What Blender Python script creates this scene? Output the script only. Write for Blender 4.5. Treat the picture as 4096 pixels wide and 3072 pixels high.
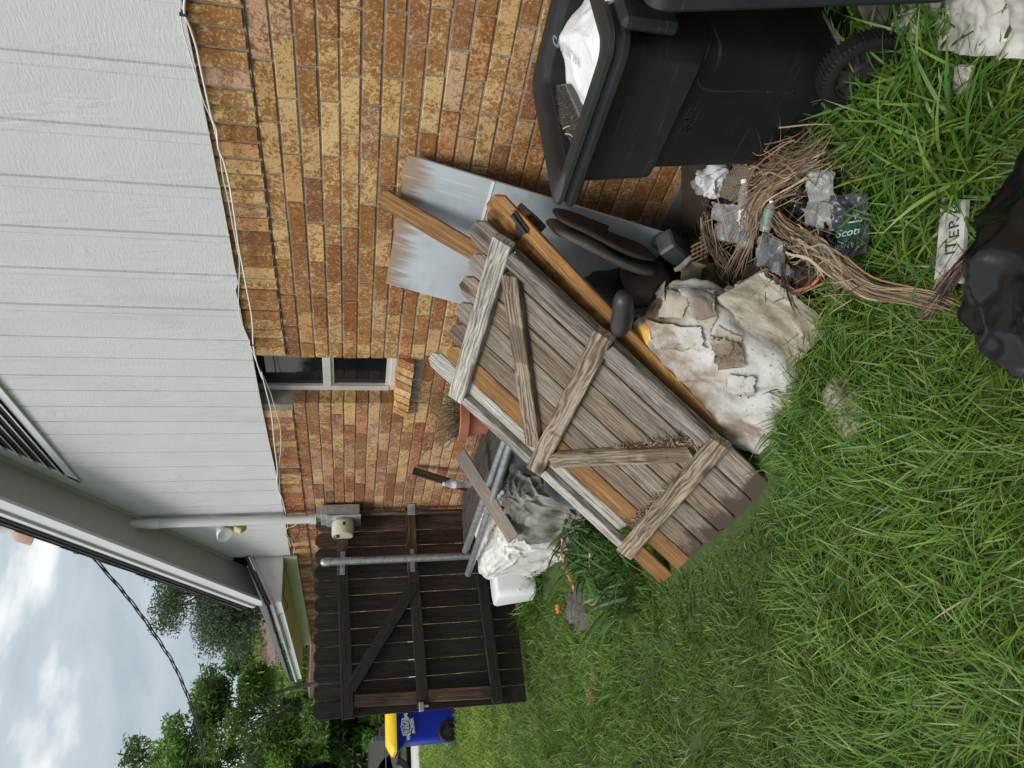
import bpy, bmesh, math, random
import numpy as np
from mathutils import Vector, Matrix, Quaternion, noise as mnoise
random.seed(7); RNG = np.random.default_rng(7)
PI = math.pi
for o in list(bpy.data.objects): bpy.data.objects.remove(o)
SC = bpy.context.scene; COL = SC.collection

# ------------------------------------------------------------------ camera
# world: X into the house wall (wall face x=0), Y along the wall away from the camera, Z up
F = 2840.0; PX = 632.0; ROLL = 0.010
PITCH = math.atan(PX / F); YAW = math.atan(1925 / math.hypot(F, PX))
CAM = Vector((-2.4, 0.0, 1.6))
_fh = Vector((math.sin(YAW), math.cos(YAW), 0)); _r = Vector((math.cos(YAW), -math.sin(YAW), 0)); _z = Vector((0, 0, 1))
_w = math.cos(PITCH) * _fh - math.sin(PITCH) * _z
_u = math.sin(PITCH) * _fh + math.cos(PITCH) * _z
_c, _s = math.cos(ROLL), math.sin(ROLL)
_R = _r * _c + _u * _s          # upright picture right
_D = _r * _s - _u * _c          # upright picture down
camd = bpy.data.cameras.new('camera'); cam = bpy.data.objects.new('camera', camd); COL.objects.link(cam)
camd.sensor_width = 36; camd.lens = F / 4096 * 36; camd.clip_start = .02; camd.clip_end = 2000
# the phone was held upright, the picture is stored on its side: picture right is world down
m = Matrix((( _D.x, _R.x, -_w.x, CAM.x), (_D.y, _R.y, -_w.y, CAM.y), (_D.z, _R.z, -_w.z, CAM.z), (0, 0, 0, 1)))
cam.matrix_world = m; SC.camera = cam

def ray(px, py):
    R_ = 1536 - py; D_ = px - 2048
    return _w * F + _R * R_ + _D * D_
def U(px, py, x=None, y=None, z=None):
    """world point on a real plane x=, y= or z= seen at a spot of the photograph"""
    d = ray(px, py)
    if x is not None: t = (x - CAM.x) / d.x
    elif y is not None: t = (y - CAM.y) / d.y
    else: t = (z - CAM.z) / d.z
    return CAM + d * t

# ------------------------------------------------------------------ light: bright overcast
SUN_EL, SUN_AZ = math.radians(55), math.radians(248)   # azimuth measured from +Y towards +X
w = bpy.data.worlds.new('World'); SC.world = w; w.use_nodes = True
nt = w.node_tree; nt.nodes.clear()
def N(t, tree=None, **k):
    n = (tree or nt).nodes.new(t)
    for a, b in k.items(): setattr(n, a, b)
    return n
out = N('ShaderNodeOutputWorld'); bg = N('ShaderNodeBackground'); bg.inputs[1].default_value = 0.1
sky = N('ShaderNodeTexSky', sky_type='NISHITA'); sky.sun_disc = False
sky.sun_elevation = SUN_EL; sky.sun_rotation = SUN_AZ; sky.air_density = 1.2; sky.dust_density = 3
tc = N('ShaderNodeTexCoord'); mp = N('ShaderNodeMapping'); mp.inputs['Scale'].default_value = (1.0, 1.0, 2.6); mp.inputs['Location'].default_value = (.45, .2, .35)
n1 = N('ShaderNodeTexNoise'); n1.inputs['Scale'].default_value = 3.0; n1.inputs['Detail'].default_value = 7; n1.inputs['Roughness'].default_value = .52; n1.inputs['Distortion'].default_value = .25
n2 = N('ShaderNodeTexNoise'); n2.inputs['Scale'].default_value = 1.1; n2.inputs['Detail'].default_value = 4
nt.links.new(tc.outputs['Generated'], mp.inputs[0]); nt.links.new(mp.outputs[0], n1.inputs[0]); nt.links.new(mp.outputs[0], n2.inputs[0])
r1 = N('ShaderNodeValToRGB')   # cloud tone (multiplied with the strength .1)
e = r1.color_ramp.elements; e[0].position = .36; e[0].color = (2.3, 2.75, 3.1, 1); e[1].position = .60; e[1].color = (6.0, 6.05, 6.05, 1)
e_ = e.new(.47); e_.color = (3.0, 3.4, 3.7, 1); e_ = e.new(.53); e_.color = (4.7, 4.9, 5.0, 1)
nt.links.new(n1.outputs[0], r1.inputs[0])
r2 = N('ShaderNodeValToRGB'); r2.color_ramp.elements[0].position = .25; r2.color_ramp.elements[0].color = (.95, .95, .95, 1); r2.color_ramp.elements[1].position = .5; r2.color_ramp.elements[1].color = (1, 1, 1, 1)
nt.links.new(n2.outputs[0], r2.inputs[0])
mx = N('ShaderNodeMix', data_type='RGBA'); nt.links.new(r2.outputs[0], mx.inputs[0]); nt.links.new(sky.outputs[0], mx.inputs[6]); nt.links.new(r1.outputs[0], mx.inputs[7])
nt.links.new(mx.outputs[2], bg.inputs[0]); nt.links.new(bg.outputs[0], out.inputs[0])
ld = bpy.data.lights.new('sun', 'SUN'); ld.energy = 1.5; ld.angle = math.radians(25); ld.color = (1, .97, .92)
sun = bpy.data.objects.new('sun', ld); COL.objects.link(sun)
sd = Vector((math.sin(SUN_AZ) * math.cos(SUN_EL), math.cos(SUN_AZ) * math.cos(SUN_EL), math.sin(SUN_EL)))
sun.rotation_euler = sd.to_track_quat('Z', 'Y').to_euler()
vs = SC.view_settings; vs.view_transform = 'Standard'; vs.look = 'None'; vs.gamma = 1; vs.exposure = 0.95
try: SC.cycles.max_bounces = 8; SC.cycles.transparent_max_bounces = 12
except Exception: pass

# ------------------------------------------------------------------ helpers
class MB:
    def __init__(s): s.v = []; s.f = []; s.m = []; s.c = None
    def add(s, vs, fs, mi=0, M=None):
        b = len(s.v)
        s.v += [tuple(M @ Vector(p)) if M else tuple(p) for p in vs]
        s.f += [tuple(b + i for i in f) for f in fs]; s.m += [mi] * len(fs); return s
    def box(s, x0, x1, y0, y1, z0, z1, mi=0, M=None, ch=0.0):
        if ch <= 0:
            v = [(x, y, z) for x in (x0, x1) for y in (y0, y1) for z in (z0, z1)]
            return s.add(v, [(0, 1, 3, 2), (4, 6, 7, 5), (0, 4, 5, 1), (2, 3, 7, 6), (0, 2, 6, 4), (1, 5, 7, 3)], mi, M)
        bm = bmesh.new(); bmesh.ops.create_cube(bm, size=1)
        for q in bm.verts: q.co = Vector(((x0 + x1) / 2 + q.co.x * (x1 - x0), (y0 + y1) / 2 + q.co.y * (y1 - y0), (z0 + z1) / 2 + q.co.z * (z1 - z0)))
        bmesh.ops.bevel(bm, geom=list(bm.edges), offset=ch, segments=1, affect='EDGES')
        bm.verts.index_update()
        s.add([q.co.copy() for q in bm.verts], [[q.index for q in f.verts] for f in bm.faces], mi, M); bm.free(); return s
    def tube(s, pts, r, n=8, mi=0, caps=True, closed=False):
        pts = [Vector(p) for p in pts]; k = len(pts); rs = r if isinstance(r, (list, tuple)) else [r] * k
        vs, fs = [], []; up = None
        for i, p in enumerate(pts):
            t = (pts[min(i + 1, k - 1)] - pts[max(i - 1, 0)]).normalized() if not closed else (pts[(i + 1) % k] - pts[i - 1]).normalized()
            if up is None: up = t.orthogonal().normalized()
            else: up = (up - t * up.dot(t)).normalized()
            q = t.cross(up)
            for j in range(n):
                a = 2 * PI * j / n; vs.append(p + (up * math.cos(a) + q * math.sin(a)) * rs[i])
        kk = k if closed else k - 1
        for i in range(kk):
            for j in range(n):
                a, b = i * n + j, i * n + (j + 1) % n; c, d = ((i + 1) % k) * n + (j + 1) % n, ((i + 1) % k) * n + j
                fs.append((a, b, c, d))
        if caps and not closed: fs.append(tuple(range(n - 1, -1, -1))); fs.append(tuple((k - 1) * n + j for j in range(n)))
        return s.add(vs, fs, mi)
    def lathe(s, prof, M=None, n=32, mi=0, a0=0, a1=2 * PI):
        """prof: (r,z) list, revolved round local Z"""
        vs, fs = [], []; full = abs(a1 - a0 - 2 * PI) < 1e-6; kn = n if full else n + 1
        for r, z in prof:
            for j in range(kn):
                a = a0 + (a1 - a0) * j / n; vs.append((r * math.cos(a), r * math.sin(a), z))
        for i in range(len(prof) - 1):
            for j in range(n):
                a, b = i * kn + j, i * kn + (j + 1) % kn; fs.append((a, b, (i + 1) * kn + (j + 1) % kn, (i + 1) * kn + j))
        return s.add(vs, fs, mi, M)
    def prism(s, poly, d, mi=0, M=None):
        """poly: 3D points in a plane, d: extrusion vector"""
        n = len(poly); d = Vector(d); v = [Vector(p) for p in poly]; v += [p + d for p in v]
        f = [tuple(range(n)), tuple(range(2 * n - 1, n - 1, -1))] + [(i, n + i, n + (i + 1) % n, (i + 1) % n) for i in range(n)]
        return s.add(v, f, mi, M)
def tag(o, label=None, cat=None, group=None, kind=None):
    if label: o['label'] = label
    if cat: o['category'] = cat
    if group: o['group'] = group
    if kind: o['kind'] = kind
    return o
def obj(name, mb, mats, parent=None, M=None, smooth=False, recalc=True):
    me = bpy.data.meshes.new(name)
    me.from_pydata([tuple(p) for p in mb.v], [], mb.f)
    mats = mats if isinstance(mats, (list, tuple)) else [mats]
    for m_ in mats: me.materials.append(m_)
    if len(mats) > 1: me.polygons.foreach_set('material_index', mb.m)
    if recalc:
        bm = bmesh.new(); bm.from_mesh(me); bmesh.ops.recalc_face_normals(bm, faces=bm.faces); bm.to_mesh(me); bm.free()
    if smooth:
        me.polygons.foreach_set('use_smooth', [True] * len(me.polygons))
        if smooth is not True:
            try: me.set_sharp_from_angle(angle=math.radians(smooth))
            except Exception: pass
    me.update(); o = bpy.data.objects.new(name, me); COL.objects.link(o)
    if M is not None: o.matrix_world = M
    if parent is not None:
        o.parent = parent
        o.matrix_parent_inverse = parent_world(parent).inverted()
    return o
WORLD = {}
def parent_world(p):
    M = p.matrix_basis.copy()
    if p.parent: M = parent_world(p.parent) @ p.matrix_parent_inverse @ M
    return M
def thing(name, label, cat, loc=(0, 0, 0), group=None):
    o = bpy.data.objects.new(name, None); COL.objects.link(o); o.location = loc; o.empty_display_size = .1
    o.matrix_basis = Matrix.Translation(Vector(loc)); return tag(o, label, cat, group)
def frame(P0, zdir, ydir):
    z = Vector(zdir).normalized(); y = Vector(ydir); y = (y - z * y.dot(z)).normalized(); x = y.cross(z)
    return Matrix(((x.x, y.x, z.x, P0[0]), (x.y, y.y, z.y, P0[1]), (x.z, y.z, z.z, P0[2]), (0, 0, 0, 1)))
def board(name, P0, P1, nrm, width, thick, mat, parent=None, top=None, jag=0.0, taper=0, warp=0.0):
    """plank whose outer face runs P0->P1; thickness goes behind the face. local Z along the grain"""
    P0, P1 = Vector(P0), Vector(P1); L = (P1 - P0).length; M = frame(P0, P1 - P0, nrm)
    mb = MB(); h = width / 2; rnd = random.Random(hash((round(L, 4), round(P0.x, 3), round(P0.y, 3))) & 0xffff)
    n = max(4, int(L / .08)); vs, fs = [], []; c = min(.004, thick * .25)
    prof = [(-h + c, 0), (-h, -c), (-h, -thick + c), (-h + c, -thick), (h - c, -thick), (h, -thick + c), (h, -c), (h - c, 0)]
    if top == 'dog': prof = prof[:4] + [(-h * .42, -thick), (h * .42, -thick)] + prof[4:] + [(h * .42, 0), (-h * .42, 0)]
    for i in range(n + 1):
        z = L * i / n; wob = (rnd.random() - .5) * .0025
        for q, (a, b) in enumerate(prof):
            aa = a + wob * (1 if a > 0 else -1); zz = z
            if top == 'dog' and i == n: zz = z - max(0, abs(a) - h * .43) * 1.0
            if top == 'dog' and i == n - 1: zz = min(z, L - h * .62)
            if i in (0,) and jag: zz += rnd.random() * jag
            vs.append((aa + warp * math.sin(PI * i / n), b, zz))
    k = len(prof)
    for i in range(n):
        for j in range(k): fs.append((i * k + j, i * k + (j + 1) % k, (i + 1) * k + (j + 1) % k, (i + 1) * k + j))
    fs.append(tuple(range(k - 1, -1, -1))); fs.append(tuple(n * k + j for j in range(k)))
    mb.add(vs, fs); return obj(name, mb, mat, parent, M)
def fbm(p, o=4):
    return mnoise.fractal(Vector(p), 1.0, 2.0, o, noise_basis='PERLIN_ORIGINAL')
def lump(name, c, rad, mat, parent=None, rot=(0, 0, 0), e=1.0, amp=.1, freq=3, crease=0.0, cf=6, n=64, seed=0, flat=None, fn=None, R3=None):
    """closed crumpled body: superellipsoid + noise + creases. flat: lowest z"""
    mb = MB(); vs, fs = [], []; nu, nv = n, n // 2
    Mr = Matrix.Rotation(rot[2], 3, 'Z') @ Matrix.Rotation(rot[1], 3, 'Y') @ Matrix.Rotation(rot[0], 3, 'X')
    if R3 is not None: Mr = R3
    so = Vector((seed * 7.3, seed * 3.1, seed * 5.7))
    sg = lambda x, p: math.copysign(abs(x) ** p, x)
    for j in range(nv + 1):
        ph = -PI / 2 + PI * j / nv
        for i in range(nu):
            th = 2 * PI * i / nu
            p = Vector((sg(math.cos(ph), e) * sg(math.cos(th), e), sg(math.cos(ph), e) * sg(math.sin(th), e), sg(math.sin(ph), e)))
            q = Vector((p.x * rad[0], p.y * rad[1], p.z * rad[2])); nn = p.normalized()
            d = amp * fbm(q * freq + so)
            if crease:
                r_ = mnoise.noise(q * cf + so * 2 + Vector((fbm(q * cf * .5), 0, 0)) * .6); d += crease * (1 - min(1, abs(r_) * 4)) ** 1.3 - crease * .4
            q = q + nn * d
            if fn: q = fn(q)
            q = Mr @ q + Vector(c)
            if flat is not None and q.z < flat: q.z = flat
            vs.append(q)
    for j in range(nv):
        for i in range(nu):
            fs.append((j * nu + i, j * nu + (i + 1) % nu, (j + 1) * nu + (i + 1) % nu, (j + 1) * nu + i))
    mb.add(vs, fs); o = obj(name, mb, mat, parent, smooth=True, recalc=False)
    return o
def sheet(name, c4, nu, nv, mat, parent=None, amp=.02, freq=5, crease=0, cf=8, thick=.002, seed=0, jag=0., bulge=0., mats_fn=None, fold=None):
    """crumpled cloth / film / paper patch spanned by four world points, with real thickness"""
    A, B, Cc, Dd = [Vector(p) for p in c4]; nn = (B - A).cross(Dd - A).normalized(); vs, fs = [], []; so = Vector((seed * 3.7, seed * 9.1, seed))
    top = []
    for j in range(nv + 1):
        for i in range(nu + 1):
            u_, v_ = i / nu, j / nv
            if jag:
                ed = min(u_, v_, 1 - u_, 1 - v_)
                if ed < .001:
                    k = jag * (mnoise.noise(Vector((u_ * 14, v_ * 14, seed))) + .3)
                    u_ += (.5 - u_) * k * 2; v_ += (.5 - v_) * k * 2
            p = (A * (1 - u_) + B * u_) * (1 - v_) + (Dd * (1 - u_) + Cc * u_) * v_
            d = amp * fbm(p * freq + so) + bulge * math.sin(PI * u_) * math.sin(PI * v_)
            if crease: d += crease * (1 - min(1, abs(mnoise.noise(p * cf + so)) * 5))
            if fold: d += fold(u_, v_)
            top.append(p + nn * d)
    W_ = nu + 1; n0 = len(top); vs = top + [p - nn * thick for p in top]
    for j in range(nv):
        for i in range(nu):
            a, b, c, d = j * W_ + i, j * W_ + i + 1, (j + 1) * W_ + i + 1, (j + 1) * W_ + i
            fs.append((a, b, c, d)); fs.append((n0 + d, n0 + c, n0 + b, n0 + a))
    rim = [i for i in range(W_)] + [j * W_ + nu for j in range(1, nv + 1)] + [nv * W_ + i for i in range(nu - 1, -1, -1)] + [j * W_ for j in range(nv - 1, 0, -1)]
    for k in range(len(rim)):
        a, b = rim[k], rim[(k + 1) % len(rim)]; fs.append((b, a, n0 + a, n0 + b))
    mb = MB(); mb.add(vs, fs); return obj(name, mb, mat, parent, smooth=50, recalc=False)
def blades_np(P0, D0, G, L, Wd, C0, C1, nseg=4, side=None, name='blades', mat=None, parent=None):
    """ribbons: P0 roots, D0 start directions, G bend vectors, L lengths, Wd widths, colours root/tip"""
    n = len(P0); D0 = D0 / np.linalg.norm(D0, axis=1, keepdims=True)
    if side is None:
        side = np.cross(D0 + G * .3, np.array([0, 0, 1.]) + RNG.normal(size=(n, 3)) * .35)
    side = side / (np.linalg.norm(side, axis=1, keepdims=True) + 1e-9)
    V = np.zeros((n, nseg + 1, 2, 3)); Cc = np.zeros((n, nseg + 1, 2, 4)); Cc[..., 3] = 1
    for k in range(nseg + 1):
        t = k / nseg; pos = P0 + L[:, None] * (D0 * t + G * t * t * .5)
        wd = Wd * (0.75 + .6 * t if t < .35 else .96) * (1 if t < .6 else max(.06, 1 - ((t - .6) / .4) ** 1.5))
        V[:, k, 0] = pos - side * wd[:, None] * .5; V[:, k, 1] = pos + side * wd[:, None] * .5
        Cc[:, k, :, :3] = (C0 * (1 - t) + C1 * t)[:, None, :]
    V = V.reshape(-1, 3); Cc = Cc.reshape(-1, 4)
    base = (np.arange(n) * (nseg + 1) * 2)[:, None, None]; seg = (np.arange(nseg) * 2)[None, :, None]; q = np.array([0, 1, 3, 2])[None, None, :]
    Fc = (base + seg + q).reshape(-1, 4)
    me = bpy.data.meshes.new(name); me.vertices.add(len(V)); me.vertices.foreach_set('co', V.ravel())
    me.loops.add(Fc.size); me.loops.foreach_set('vertex_index', Fc.ravel().astype(np.int32))
    me.polygons.add(len(Fc)); me.polygons.foreach_set('loop_start', np.arange(0, Fc.size, 4, dtype=np.int32))
    me.polygons.foreach_set('use_smooth', np.ones(len(Fc), dtype=bool))
    at = me.color_attributes.new('Col', 'FLOAT_COLOR', 'POINT'); at.data.foreach_set('color', Cc.ravel())
    me.update(calc_edges=True); me.validate(); me.materials.append(mat)
    o = bpy.data.objects.new(name, me); COL.objects.link(o)
    if parent is not None: o.parent = parent; o.matrix_parent_inverse = parent_world(parent).inverted()
    return o

# ------------------------------------------------------------------ materials
def newmat(name):
    m_ = bpy.data.materials.new(name); m_.use_nodes = True; t = m_.node_tree; t.nodes.clear()
    o = t.nodes.new('ShaderNodeOutputMaterial'); b = t.nodes.new('ShaderNodeBsdfPrincipled'); t.links.new(b.outputs[0], o.inputs[0])
    return m_, t, b, o
def coords(t, scale=(1, 1, 1), space='Object', rnd=True):
    tc_ = t.nodes.new('ShaderNodeTexCoord'); mp_ = t.nodes.new('ShaderNodeMapping'); mp_.inputs['Scale'].default_value = scale
    src = tc_.outputs[space]
    if rnd:
        oi = t.nodes.new('ShaderNodeObjectInfo'); ml = t.nodes.new('ShaderNodeMath'); ml.operation = 'MULTIPLY'; ml.inputs[1].default_value = 37.0
        ad = t.nodes.new('ShaderNodeVectorMath'); ad.operation = 'ADD'
        t.links.new(oi.outputs['Random'], ml.inputs[0]); t.links.new(src, ad.inputs[0]); t.links.new(ml.outputs[0], ad.inputs[1]); src = ad.outputs[0]
    t.links.new(src, mp_.inputs[0]); return mp_.outputs[0]
def noise_n(t, vec, scale, detail=4, rough=.55, dist=0):
    n = t.nodes.new('ShaderNodeTexNoise'); n.inputs['Scale'].default_value = scale; n.inputs['Detail'].default_value = detail
    n.inputs['Roughness'].default_value = rough; n.inputs['Distortion'].default_value = dist
    t.links.new(vec, n.inputs[0]); return n.outputs[0]
def ramp(t, fac, stops):
    r = t.nodes.new('ShaderNodeValToRGB'); e = r.color_ramp.elements
    while len(e) < len(stops): e.new(.5)
    for i, (p, c) in enumerate(stops): e[i].position = p; e[i].color = tuple(c) + (1,) if len(c) == 3 else c
    t.links.new(fac, r.inputs[0]); return r.outputs[0]
def mixc(t, fac, a, b, mode='MIX'):
    m_ = t.nodes.new('ShaderNodeMix'); m_.data_type = 'RGBA'; m_.blend_type = mode
    for s_, v in ((0, fac), (6, a), (7, b)):
        if hasattr(v, 'links') or hasattr(v, 'is_linked'): t.links.new(v, m_.inputs[s_])
        elif s_ == 0: m_.inputs[0].default_value = v
        else: m_.inputs[s_].default_value = tuple(v) + (1,) if len(v) == 3 else v
    return m_.outputs[2]
def bump(t, b, h, strength=.3, dist=.01, prev=None):
    bp = t.nodes.new('ShaderNodeBump'); bp.inputs['Strength'].default_value = strength; bp.inputs['Distance'].default_value = dist
    t.links.new(h, bp.inputs['Height'])
    if prev is not None: t.links.new(prev, bp.inputs['Normal'])
    t.links.new(bp.outputs[0], b.inputs['Normal']); return bp.outputs[0]
def pm(name, stops, scale=6, stretch=(1, 1, 1), rough=.6, metal=0, bs=.2, bd=.003, bscale=40, spec=.5, detail=6, dist=0, space='Object', rnd=True, coat=0, fine=None, alpha=None, trans=0, ior=1.45, sheen=0):
    m_, t, b, o = newmat(name); v = coords(t, stretch, space, rnd)
    n = noise_n(t, v, scale, detail, .6, dist)
    col = ramp(t, n, stops)
    if fine:
        n3 = noise_n(t, v, fine[0], 3, .7); col = mixc(t, ramp(t, n3, [(fine[1], (0, 0, 0)), (fine[2], (1, 1, 1))]), col, fine[3])
    t.links.new(col, b.inputs['Base Color']); b.inputs['Roughness'].default_value = rough; b.inputs['Metallic'].default_value = metal
    b.inputs['Specular IOR Level'].default_value = spec; b.inputs['Coat Weight'].default_value = coat; b.inputs['IOR'].default_value = ior
    b.inputs['Transmission Weight'].default_value = trans; b.inputs['Sheen Weight'].default_value = sheen
    if alpha is not None: b.inputs['Alpha'].default_value = alpha
    if bs: bump(t, b, noise_n(t, v, bscale, 5, .6), bs, bd)
    return m_
def wood(name, stops, gs=1.0, rough=.75, bs=.6, knots=True, stain=None, knotc=(.05, .035, .025), foot=None, dirt=.35):
    m_, t, b, o = newmat(name); v = coords(t, (1, 1, 1))
    mp_ = t.nodes.new('ShaderNodeMapping'); mp_.inputs['Scale'].default_value = (48 * gs, 48 * gs, 2.0); t.links.new(v, mp_.inputs[0])
    warp = noise_n(t, v, 3.0, 2, .5)
    # growth-ring field warped by knots
    vo = t.nodes.new('ShaderNodeTexVoronoi'); vo.inputs['Scale'].default_value = 1.0
    mk = t.nodes.new('ShaderNodeMapping'); mk.inputs['Scale'].default_value = (7, 7, 2.6); t.links.new(v, mk.inputs[0]); t.links.new(mk.outputs[0], vo.inputs[0])
    n1_ = noise_n(t, mp_.outputs[0], 1.0, 5, .65, .35)
    mf = t.nodes.new('ShaderNodeMapping'); mf.inputs['Scale'].default_value = (190 * gs, 190 * gs, 5); t.links.new(v, mf.inputs[0])
    n2_ = noise_n(t, mf.outputs[0], 1.0, 3, .6)
    s1 = t.nodes.new('ShaderNodeMath'); s1.operation = 'MULTIPLY_ADD'; s1.inputs[1].default_value = .35; t.links.new(n2_, s1.inputs[0]); 
    s0 = t.nodes.new('ShaderNodeMath'); s0.operation = 'MULTIPLY'; s0.inputs[1].default_value = .65; t.links.new(n1_, s0.inputs[0]); t.links.new(s0.outputs[0], s1.inputs[2])
    # cathedral rings
    wv = t.nodes.new('ShaderNodeTexWave'); wv.wave_type = 'BANDS'; wv.bands_direction = 'X'; wv.inputs['Scale'].default_value = 17 * gs; wv.inputs['Distortion'].default_value = 16; wv.inputs['Detail'].default_value = 4; wv.inputs['Detail Scale'].default_value = 1.1
    mw = t.nodes.new('ShaderNodeMapping'); mw.inputs['Scale'].default_value = (1, 1, .22); t.links.new(v, mw.inputs[0]); t.links.new(mw.outputs[0], wv.inputs[0])
    s2 = t.nodes.new('ShaderNodeMath'); s2.operation = 'MULTIPLY_ADD'; s2.inputs[1].default_value = .14; t.links.new(wv.outputs[1], s2.inputs[0]); t.links.new(s1.outputs[0], s2.inputs[2])
    s3 = t.nodes.new('ShaderNodeMath'); s3.operation = 'SUBTRACT'; s3.inputs[1].default_value = .07; t.links.new(s2.outputs[0], s3.inputs[0])
    col = ramp(t, s3.outputs[0], stops)
    oi = t.nodes.new('ShaderNodeObjectInfo'); bri = t.nodes.new('ShaderNodeMapRange'); bri.inputs[3].default_value = .78; bri.inputs[4].default_value = 1.18; t.links.new(oi.outputs['Random'], bri.inputs[0])
    big = ramp(t, noise_n(t, v, 2.2, 3, .6), [(.3, (.72, .72, .72)), (.65, (1.08, 1.08, 1.08))])
    col = mixc(t, 1.0, col, big, 'MULTIPLY')
    hv = t.nodes.new('ShaderNodeHueSaturation'); t.links.new(bri.outputs[0], hv.inputs['Value']); t.links.new(col, hv.inputs['Color']); col = hv.outputs[0]
    if knots:
        kf = ramp(t, vo.outputs['Distance'], [(.09, (1, 1, 1)), (.19, (0, 0, 0))]); col = mixc(t, kf, col, knotc)
    if stain:
        col = mixc(t, ramp(t, noise_n(t, v, stain[0], 4, .6), [(stain[1], (0, 0, 0)), (stain[2], (.62, .62, .62))]), col, stain[3])
    if dirt:
        dn = noise_n(t, v, 8, 6, .72); col = mixc(t, ramp(t, dn, [(.50, (0, 0, 0)), (.72, (dirt, dirt, dirt))]), col, tuple(c * .45 for c in stops[1][1]))
        col = mixc(t, ramp(t, noise_n(t, v, 210, 2, .5), [(.66, (0, 0, 0)), (.74, (.5, .5, .5))]), col, tuple(c * 1.3 for c in stops[-1][1]))
        mc = t.nodes.new('ShaderNodeMapping'); mc.inputs['Scale'].default_value = (90, 90, 3.2); t.links.new(v, mc.inputs[0])
        col = mixc(t, ramp(t, noise_n(t, mc.outputs[0], 1, 2, .5, .6), [(.28, (.8, .8, .8)), (.33, (0, 0, 0))]), col, tuple(c * .4 for c in stops[0][1]))
    if foot:
        tc2 = t.nodes.new('ShaderNodeTexCoord'); sx = t.nodes.new('ShaderNodeSeparateXYZ'); t.links.new(tc2.outputs['Object'], sx.inputs[0])
        fa = t.nodes.new('ShaderNodeMath'); fa.operation = 'MULTIPLY_ADD'; fa.inputs[1].default_value = .35; t.links.new(noise_n(t, v, 7, 4, .6), fa.inputs[0]); t.links.new(sx.outputs[2], fa.inputs[2])
        col = mixc(t, ramp(t, fa.outputs[0], [(foot, (1, 1, 1)), (foot + .07, (0, 0, 0))]), col, (.050, .036, .025))
    t.links.new(col, b.inputs['Base Color']); b.inputs['Roughness'].default_value = rough; b.inputs['Specular IOR Level'].default_value = .3
    bump(t, b, s3.outputs[0], bs, .004); return m_
def attr_mat(name, rough=.6, transl=.35, spec=.35, vary=.25):
    m_, t, b, o = newmat(name); a = t.nodes.new('ShaderNodeAttribute'); a.attribute_name = 'Col'
    t.links.new(a.outputs['Color'], b.inputs['Base Color']); b.inputs['Roughness'].default_value = rough; b.inputs['Specular IOR Level'].default_value = spec
    if transl:
        tr = t.nodes.new('ShaderNodeBsdfTranslucent'); t.links.new(a.outputs['Color'], tr.inputs[0]); ms = t.nodes.new('ShaderNodeMixShader'); ms.inputs[0].default_value = transl
        t.links.new(b.outputs[0], ms.inputs[1]); t.links.new(tr.outputs[0], ms.inputs[2]); t.links.new(ms.outputs[0], o.inputs[0])
    return m_
M_ = {}
M_['siding'] = None
def mk_siding():
    m_, t, b, o = newmat('painted_siding'); v = coords(t, (1, 1, 1), rnd=False)
    mp_ = t.nodes.new('ShaderNodeMapping'); mp_.inputs['Scale'].default_value = (8, 8, 1.6); t.links.new(v, mp_.inputs[0])
    big = noise_n(t, mp_.outputs[0], 1.0, 3, .5, 1.2)
    wv = t.nodes.new('ShaderNodeMath'); wv.operation = 'MULTIPLY'; wv.inputs[1].default_value = 26; t.links.new(big, wv.inputs[0])
    sn = t.nodes.new('ShaderNodeMath'); sn.operation = 'SINE'; t.links.new(wv.outputs[0], sn.inputs[0])
    mr = t.nodes.new('ShaderNodeMapping'); mr.inputs['Scale'].default_value = (30, 30, 120); t.links.new(v, mr.inputs[0])
    saw = noise_n(t, mr.outputs[0], 1.0, 3, .7)
    msk = ramp(t, noise_n(t, v, 3.1, 3, .6), [(.42, (0, 0, 0)), (.62, (1, 1, 1))])
    h = t.nodes.new('ShaderNodeMath'); h.operation = 'MULTIPLY'; t.links.new(sn.outputs[0], h.inputs[0]); t.links.new(msk, h.inputs[1])
    h2 = t.nodes.new('ShaderNodeMath'); h2.operation = 'MULTIPLY_ADD'; h2.inputs[1].default_value = 2.0; t.links.new(saw, h2.inputs[0]); t.links.new(h.outputs[0], h2.inputs[2])
    col = ramp(t, noise_n(t, v, 2.5, 5, .6), [(.3, (.535, .535, .54)), (.7, (.585, .585, .59))])
    col = mixc(t, ramp(t, noise_n(t, v, 120, 2, .5), [(.68, (0, 0, 0)), (.8, (.25, .25, .25))]), col, (.35, .35, .34))
    md = t.nodes.new('ShaderNodeMapping'); md.inputs['Scale'].default_value = (7, 7, .7); t.links.new(v, md.inputs[0]); col = mixc(t, ramp(t, noise_n(t, md.outputs[0], 1, 5, .65), [(.5, (0, 0, 0)), (.75, (.22, .22, .22))]), col, (.36, .365, .36))
    t.links.new(col, b.inputs['Base Color']); b.inputs['Roughness'].default_value = .55
    bump(t, b, h2.outputs[0], .42, .003); return m_
M_['siding'] = mk_siding()
M_['trim'] = pm('white_trim_paint', [(.3, (.58, .59, .60)), (.7, (.66, .67, .68))], 3, rough=.45, bs=.1, bscale=30, rnd=False)
M_['soffit'] = pm('grey_soffit_paint', [(.3, (.40, .40, .39)), (.7, (.44, .44, .43))], 2, rough=.6, bs=.12, bscale=60, rnd=False)
M_['cream'] = pm('cream_soffit_paint', [(.3, (.50, .50, .36)), (.7, (.60, .59, .45))], 2.5, rough=.6, bs=.1, bscale=30, rnd=False)
M_['shingle'] = pm('dark_shingles', [(.3, (.045, .046, .05)), (.7, (.10, .10, .105))], 30, rough=.9, bs=.6, bd=.006, bscale=60, rnd=False)
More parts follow.
